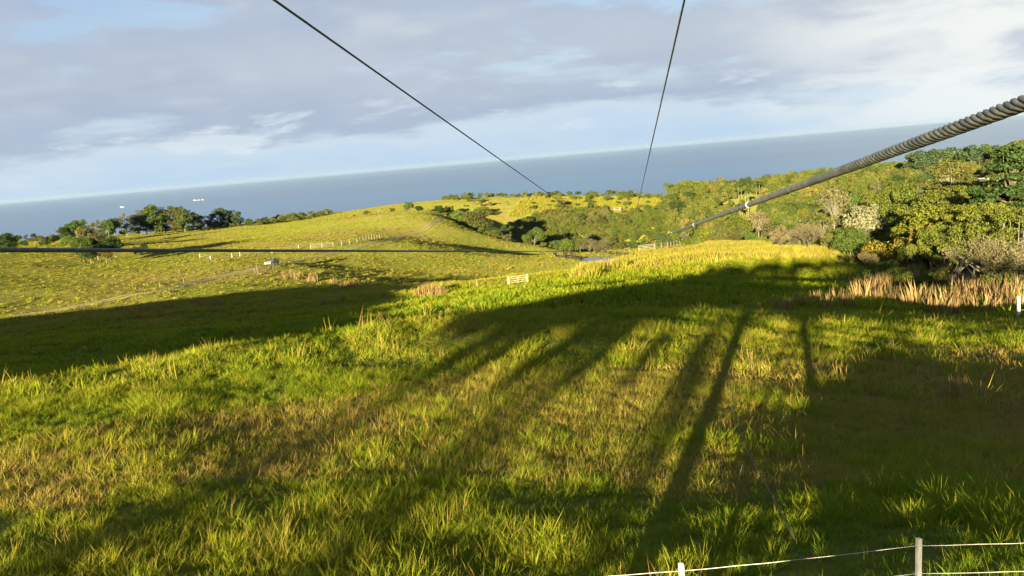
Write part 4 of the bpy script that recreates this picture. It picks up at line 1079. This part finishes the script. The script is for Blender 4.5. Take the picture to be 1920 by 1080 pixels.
for sy_ in (-1, 1):
    m = MB(); m.box(-2.72, -0.98, sy_ * 0.86 - 0.06, sy_ * 0.86 + 0.06, 1.1, 1.42); m.build('bed_side', M_PAINT, truck, bevel=0.02)
    m = MB(); m.prism([(-0.82, 1.2), (-0.66, 1.66), (-0.22, 1.67), (-0.22, 1.2)], sy_ * 0.805 - 0.008, sy_ * 0.805 + 0.008); m.build('side_window', M_GLASS, truck)
    m = MB(); m.prism([(-0.12, 1.2), (-0.12, 1.67), (0.27, 1.68), (0.78, 1.2)], sy_ * 0.805 - 0.008, sy_ * 0.805 + 0.008); m.build('side_window', M_GLASS, truck)
    m = MB(); m.box(2.66, 2.735, sy_ * 0.68 - 0.2, sy_ * 0.68 + 0.2, 0.72, 0.9); m.build('headlight', M_LAMP, truck)
    m = MB(); m.box(-2.765, -2.7, sy_ * 0.84 - 0.07, sy_ * 0.84 + 0.07, 0.8, 1.08); m.build('tail_light', M_RED, truck)
    m = MB(); m.box(0.72, 0.86, sy_ * 1.03 - 0.1, sy_ * 1.03 + 0.1, 1.16, 1.32); m.build('mirror', M_DARK, truck)
    for x in (-1.72, 1.72):
        m = MB(); m.tube([(x, sy_ * 0.68, 0.38), (x, sy_ * 0.97, 0.38)], 0.39, 18); wh = m.build('wheel', M_DARK, truck, bevel=0.03)
        m = MB(); m.tube([(x, sy_ * 0.9, 0.38), (x, sy_ * 0.985, 0.38)], 0.21, 14); m.build('rim', M_PAINT, wh)
m = MB(); m.box(-2.78, -2.70, -0.86, 0.86, 1.1, 1.42); m.build('tailgate', M_PAINT, truck, bevel=0.02)
m = MB(); m.add([(0.36, -0.7, 1.74), (0.36, 0.7, 1.74), (0.98, 0.74, 1.18), (0.98, -0.74, 1.18), (0.34, -0.7, 1.70), (0.34, 0.7, 1.70), (0.94, 0.74, 1.15), (0.94, -0.74, 1.15)], [(0, 1, 2, 3), (7, 6, 5, 4), (0, 4, 5, 1), (1, 5, 6, 2), (2, 6, 7, 3), (3, 7, 4, 0)])
o = m.build('windscreen', M_GLASS, truck); o.location = (0.03, 0, 0.03)
m = MB(); m.box(2.70, 2.74, -0.46, 0.46, 0.7, 0.92); m.build('grille', M_DARK, truck); m = MB(); m.box(2.62, 2.85, -0.94, 0.94, 0.42, 0.62); m.build('bumper', M_LAMP, truck, bevel=0.03)

# ------------------------------------------------------------------ cattle round the pond
def cow_mesh(graze, seed):
    hd = (1.30, 0, 0.45) if graze else (1.32, 0, 1.42); nk = (1.02, 0, 0.92) if graze else (1.0, 0, 1.3)
    pts = [((-0.75, 0, 1.12), 0.30), ((-0.25, 0, 1.08), 0.36), ((0.25, 0, 1.06), 0.37), ((0.65, 0, 1.12), 0.32), (nk, 0.2), (hd, 0.15), ((hd[0] + 0.25, 0, hd[2] - 0.16), 0.10)]
    ed = [(i, i + 1) for i in range(6)]
    def leg(root, x, y, zk, back):
        b = len(pts); pts.extend([((x, y, 0.78), 0.16), ((x + back, y, zk), 0.085), ((x + back * 0.3, y, 0.08), 0.06), ((x + back * 0.3 + 0.08, y, 0.03), 0.07)]); ed.extend([(root, b), (b, b + 1), (b + 1, b + 2), (b + 2, b + 3)])
    for y in (-0.2, 0.2): leg(3, 0.62, y, 0.42, 0.02); leg(0, -0.78, y, 0.46, -0.08)
    b = len(pts); pts.extend([((-1.08, 0, 1.2), 0.04), ((-1.14, 0, 0.6), 0.04)]); ed.extend([(0, b), (b, b + 1)])
    for y in (-1, 1): b = len(pts); pts.append(((hd[0] - 0.06, y * 0.24, hd[2] + 0.08), 0.05)); ed.append((5, b))
    me = bpy.data.meshes.new('cow_skeleton'); me.from_pydata([p for p, _ in pts], ed, []); o = bpy.data.objects.new('cow_skeleton', me); COL.objects.link(o)
    sk = o.modifiers.new('skin', 'SKIN'); o.modifiers.new('sub', 'SUBSURF').levels = 1
    for v, (p, r) in zip(me.skin_vertices[0].data, pts): v.radius = (r, r * (1.0 if r < 0.2 else 1.15))
    me.skin_vertices[0].data[1].use_root = True; me.skin_vertices[0].data[0].use_root = False
    out = bpy.data.meshes.new_from_object(o.evaluated_get(bpy.context.evaluated_depsgraph_get()))
    bpy.data.objects.remove(o); out.polygons.foreach_set('use_smooth', [True] * len(out.polygons)); out.name = 'cow'; out.materials.clear(); return out
M_COW = mat('black_hide', (0.018, 0.014, 0.011), rough=0.7)
COWS = [cow_mesh(True, 1), cow_mesh(False, 2)]
for c in COWS: c.materials.append(M_COW)
for i, (x, y) in enumerate(((310, 290), (330, 322), (347, 338), (385, 347), (455, 345), (490, 322), (492, 357), (530, 352), (552, 368), (600, 295), (580, 320), (605, 368), (632, 377), (680, 385), (712, 390), (742, 394), (455, 292),
                            (765, 270), (835, 282), (980, 277), (1092, 288), (1165, 302), (1275, 320), (1345, 336), (1422, 322), (1525, 374))):
    p = hit(1000 + x / 8, 440 + y / 8); o = link('cow', COWS[i % 3 % 2]); o.location = p - Vector((0, 0, 0.04)); o.rotation_euler = (0, 0, random.random() * 6.28); s = random.uniform(0.7, 0.9); o.scale = (s, s, s)
    lab = ('black cow in the crowded herd left of the pond' if x < 760 else ('black cow on the grass just behind the pond' if x < 1200 else 'black cow spread out right of the pond'))
    tag(o, lab, 'cow', 'black cattle around the pond')

# ------------------------------------------------------------------ two distant houses, ships
M_WALL = mat('pale_wall', (0.12, 0.11, 0.10)); M_ROOF = mat('white_roof', (0.34, 0.335, 0.32), rough=0.5); M_ROOFR = mat('pale_roof', (0.15, 0.135, 0.12), rough=0.5)
def house(px_, d, L, Wd, hgt, rz, label, roofm):
    p = at(px_, 400, d); z = h1(p[0], p[1])
    r = empty('farm_house', (p[0], p[1], z - 0.2), rz, label, 'house')
    m = MB(); m.prism([(-Wd / 2, -0.6), (Wd / 2, -0.6), (Wd / 2, hgt), (0, hgt + Wd * 0.28), (-Wd / 2, hgt)], -L / 2, L / 2); m.build('wall', M_WALL, r)
    rf = None
    for s in (-1, 1):
        m = MB(); e = Wd / 2 + 0.5
        m.add([(0, -L / 2 - 0.4, hgt + Wd * 0.28 + 0.03), (0, L / 2 + 0.4, hgt + Wd * 0.28 + 0.03), (s * e, L / 2 + 0.4, hgt - 0.25), (s * e, -L / 2 - 0.4, hgt - 0.25),
               (0, -L / 2 - 0.4, hgt + Wd * 0.28 + 0.18), (0, L / 2 + 0.4, hgt + Wd * 0.28 + 0.18), (s * e, L / 2 + 0.4, hgt - 0.10), (s * e, -L / 2 - 0.4, hgt - 0.10)], [(0, 1, 2, 3), (7, 6, 5, 4), (0, 4, 5, 1), (1, 5, 6, 2), (2, 6, 7, 3), (3, 7, 4, 0)])
        m.build('roof', roofm, r)
        for y in np.linspace(-L / 2 + 1.5, L / 2 - 1.5, 4):
            m = MB(); m.box(s * (Wd / 2 + 0.02) - 0.04, s * (Wd / 2 + 0.02) + 0.04, y - 0.5, y + 0.5, 0.9, 2.0); m.build('window', M_GLASS, r)
    m = MB(); m.box(-0.5, 0.5, -L / 2 - 0.06, -L / 2 + 0.02, -0.1, 2.0); m.build('door', M_WOODP, r)
    return r
house(1159, 642, 5, 3.4, 1.5, 1.2, 'small pale-roofed house on the far plateau below the bright tree', M_ROOFR)
house(1857, 500, 12, 8, 3.0, 0.9, 'white-roofed house by the small field in the right-hand woods', M_ROOF)
def ship(px_, py_, L, rz, label):
    v = ray(px_, py_); v = v * (SEA / v[2]); r = empty('ship', (v[0], v[1], SEA), rz, label, 'ship', 'white ships out at sea')
    m = MB(); m.prism([(-L / 2, -1), (L / 2 * 0.9, -1), (L / 2 * 1.08, L * 0.09), (-L / 2 * 1.02, L * 0.08)], -L * 0.09, L * 0.09); m.build('hull', M_ROOF, r)
    m = MB(); m.box(-L * 0.4, L * 0.22, -L * 0.075, L * 0.075, L * 0.08, L * 0.16); m.box(-L * 0.36, -L * 0.02, -L * 0.06, L * 0.06, L * 0.16, L * 0.22); m.build('superstructure', M_ROOF, r)
    m = MB(); m.tube([(-L * 0.25, 0, L * 0.2), (-L * 0.25, 0, L * 0.42)], L * 0.012, 6); m.build('mast', M_ROOF, r)
    return r
ship(229, 389, 46, 0.3, 'lone white ship above the tall trees at the left')
ship(366, 376, 38, 0.1, 'left of three small white ships above the four eucalyptus'); ship(373, 375.5, 28, 0.4, 'middle of the three small white ships near the horizon'); ship(380, 375, 30, 0.2, 'right of the three small white ships near the horizon')

# ------------------------------------------------------------------ behind the camera: the zip line tower and the grove that shade the field
AE = Vector((math.cos(SUN_AZ), -math.sin(SUN_AZ), 0)); AD = Vector((math.sin(SUN_AZ), math.cos(SUN_AZ), 0))
tower = empty('zipline_tower', (-0.6, -1.8, h1(-0.6, -1.8)), 0, 'timber zip line tower that the picture is taken from', 'tower')
def tp_(Lx, s, z): return AE * Lx + AD * s + Vector((0, 0, z)) - tower.location
for Lx in (-1.75, 0.42):
    for s in (-0.9, -3.4):
        m = MB(); m.tube([tp_(Lx, s, -4.9), tp_(Lx, s, 3.0)], 0.17, 10); m.build('post', M_WOODP, tower)
for s in (-0.75, -3.55):
    m = MB(); m.tube([tp_(-1.75, s, -4.3), tp_(0.42, s, -1.9)], 0.06, 6); m.build('brace', M_WOODP, tower)
for k in range(12):
    s = -3.6 + k * 0.262; m = MB(); q = [tp_(-2.1, s, -1.72), tp_(0.75, s, -1.72), tp_(0.75, s + 0.24, -1.72), tp_(-2.1, s + 0.24, -1.72)]
    m.add(q + [v + Vector((0, 0, 0.05)) for v in q], [(0, 3, 2, 1), (4, 5, 6, 7), (0, 1, 5, 4), (1, 2, 6, 5), (2, 3, 7, 6), (3, 0, 4, 7)]); m.build('plank', M_WOODP, tower)
for s in (-0.9, -3.4):
    m = MB(); m.tube([tp_(-2.2, s, 2.8), tp_(0.8, s, 2.8)], 0.12, 8); m.build('cross_beam', M_WOODP, tower)
GR = [(-8.6, -26, 6.7, 1.3), (-5.6, -30, 6.9, 1.3), (-2.4, -27, 7.0, 1.3), (0.9, -28, 7.0, 1.2), (3.8, -29, 7.1, 1.3), (7.2, -27, 6.9, 1.3), (11.0, -29, 6.5, 1.3), (15.0, -28, 6.2, 1.3), (19.5, -30, 5.9, 1.3), (25, -28, 5.7, 1.4)]
for i, (Lx, s, hh, wd) in enumerate(GR):
    p = AE * Lx + AD * s
    plant(p.x, p.y, hh, 'grove', 'mid', 'tree with a clear trunk in the grove behind the viewer', 'grove behind the viewer', wd, 'grey')

for i, x in enumerate((900, 972, 1062, 1150, 1238, 1322)):  # added unseen trees, crowns set at the height that casts the shadow stripes
    q = hit(x, 648); Lx = AE.x * q.x + AE.y * q.y; p = AE * Lx + AD * (-25 - 2.5 * (i % 3))
    hh = q.z + 0.3 + ((AD.x * q.x + AD.y * q.y) + 25 + 2.5 * (i % 3)) * math.tan(SUN_EL) - h1(p.x, p.y) + 0.25
    plant(p.x, p.y, hh, 'shade_sapling', 'mid', 'added young tree behind the viewer, its small high crown casting a shadow stripe', 'young trees behind the viewer', 0.42, 'grey')

# ------------------------------------------------------------------ the air over the sea
m = MB(); m.box(-69000, 69000, -5900, 61500, SEA - 32, 60)
hz_ = m.build('haze', None); tag(hz_, 'thin pale sea haze', 'haze', kind='stuff')
mh = bpy.data.materials.new('sea_haze'); mh.use_nodes = True; t = NT(mh.node_tree)
pv_ = t.n('ShaderNodeVolumePrincipled', {'Color': (0.20, 0.29, 0.47, 1), 'Density': 1.3e-5, 'Anisotropy': 0.0})
t.n('ShaderNodeOutputMaterial', {'Volume': pv_.outputs[0]}); hz_.data.materials.append(mh)

# ------------------------------------------------------------------ things that look alike: say which one by its place
same = {}
for o in SC.objects:
    if o.parent is None and o.get('label') and o.get('category') and not o.get('kind') and o.get('group') not in ('grove behind the viewer', 'young trees behind the viewer'):
        same.setdefault(o['label'], []).append(o)
ORD = ['leftmost', 'second from left', 'third from left', 'fourth from left', 'fifth from left', 'sixth from left', 'seventh from left', 'eighth from left', 'ninth from left', 'tenth from left']
for lab, os_ in same.items():
    if len(os_) < 2: continue
    os_.sort(key=lambda o: project(np.array(o.location))[0])
    for i, o in enumerate(os_):
        w = ('rightmost' if i == len(os_) - 1 else (ORD[i] if i < 10 else '%dth from left' % (i + 1) if (i + 1) % 10 not in (1, 2, 3) or 10 < i + 1 < 14 else '%d%s from left' % (i + 1, {1: 'st', 2: 'nd', 3: 'rd'}[(i + 1) % 10])))
        o['label'] = w + ' ' + lab
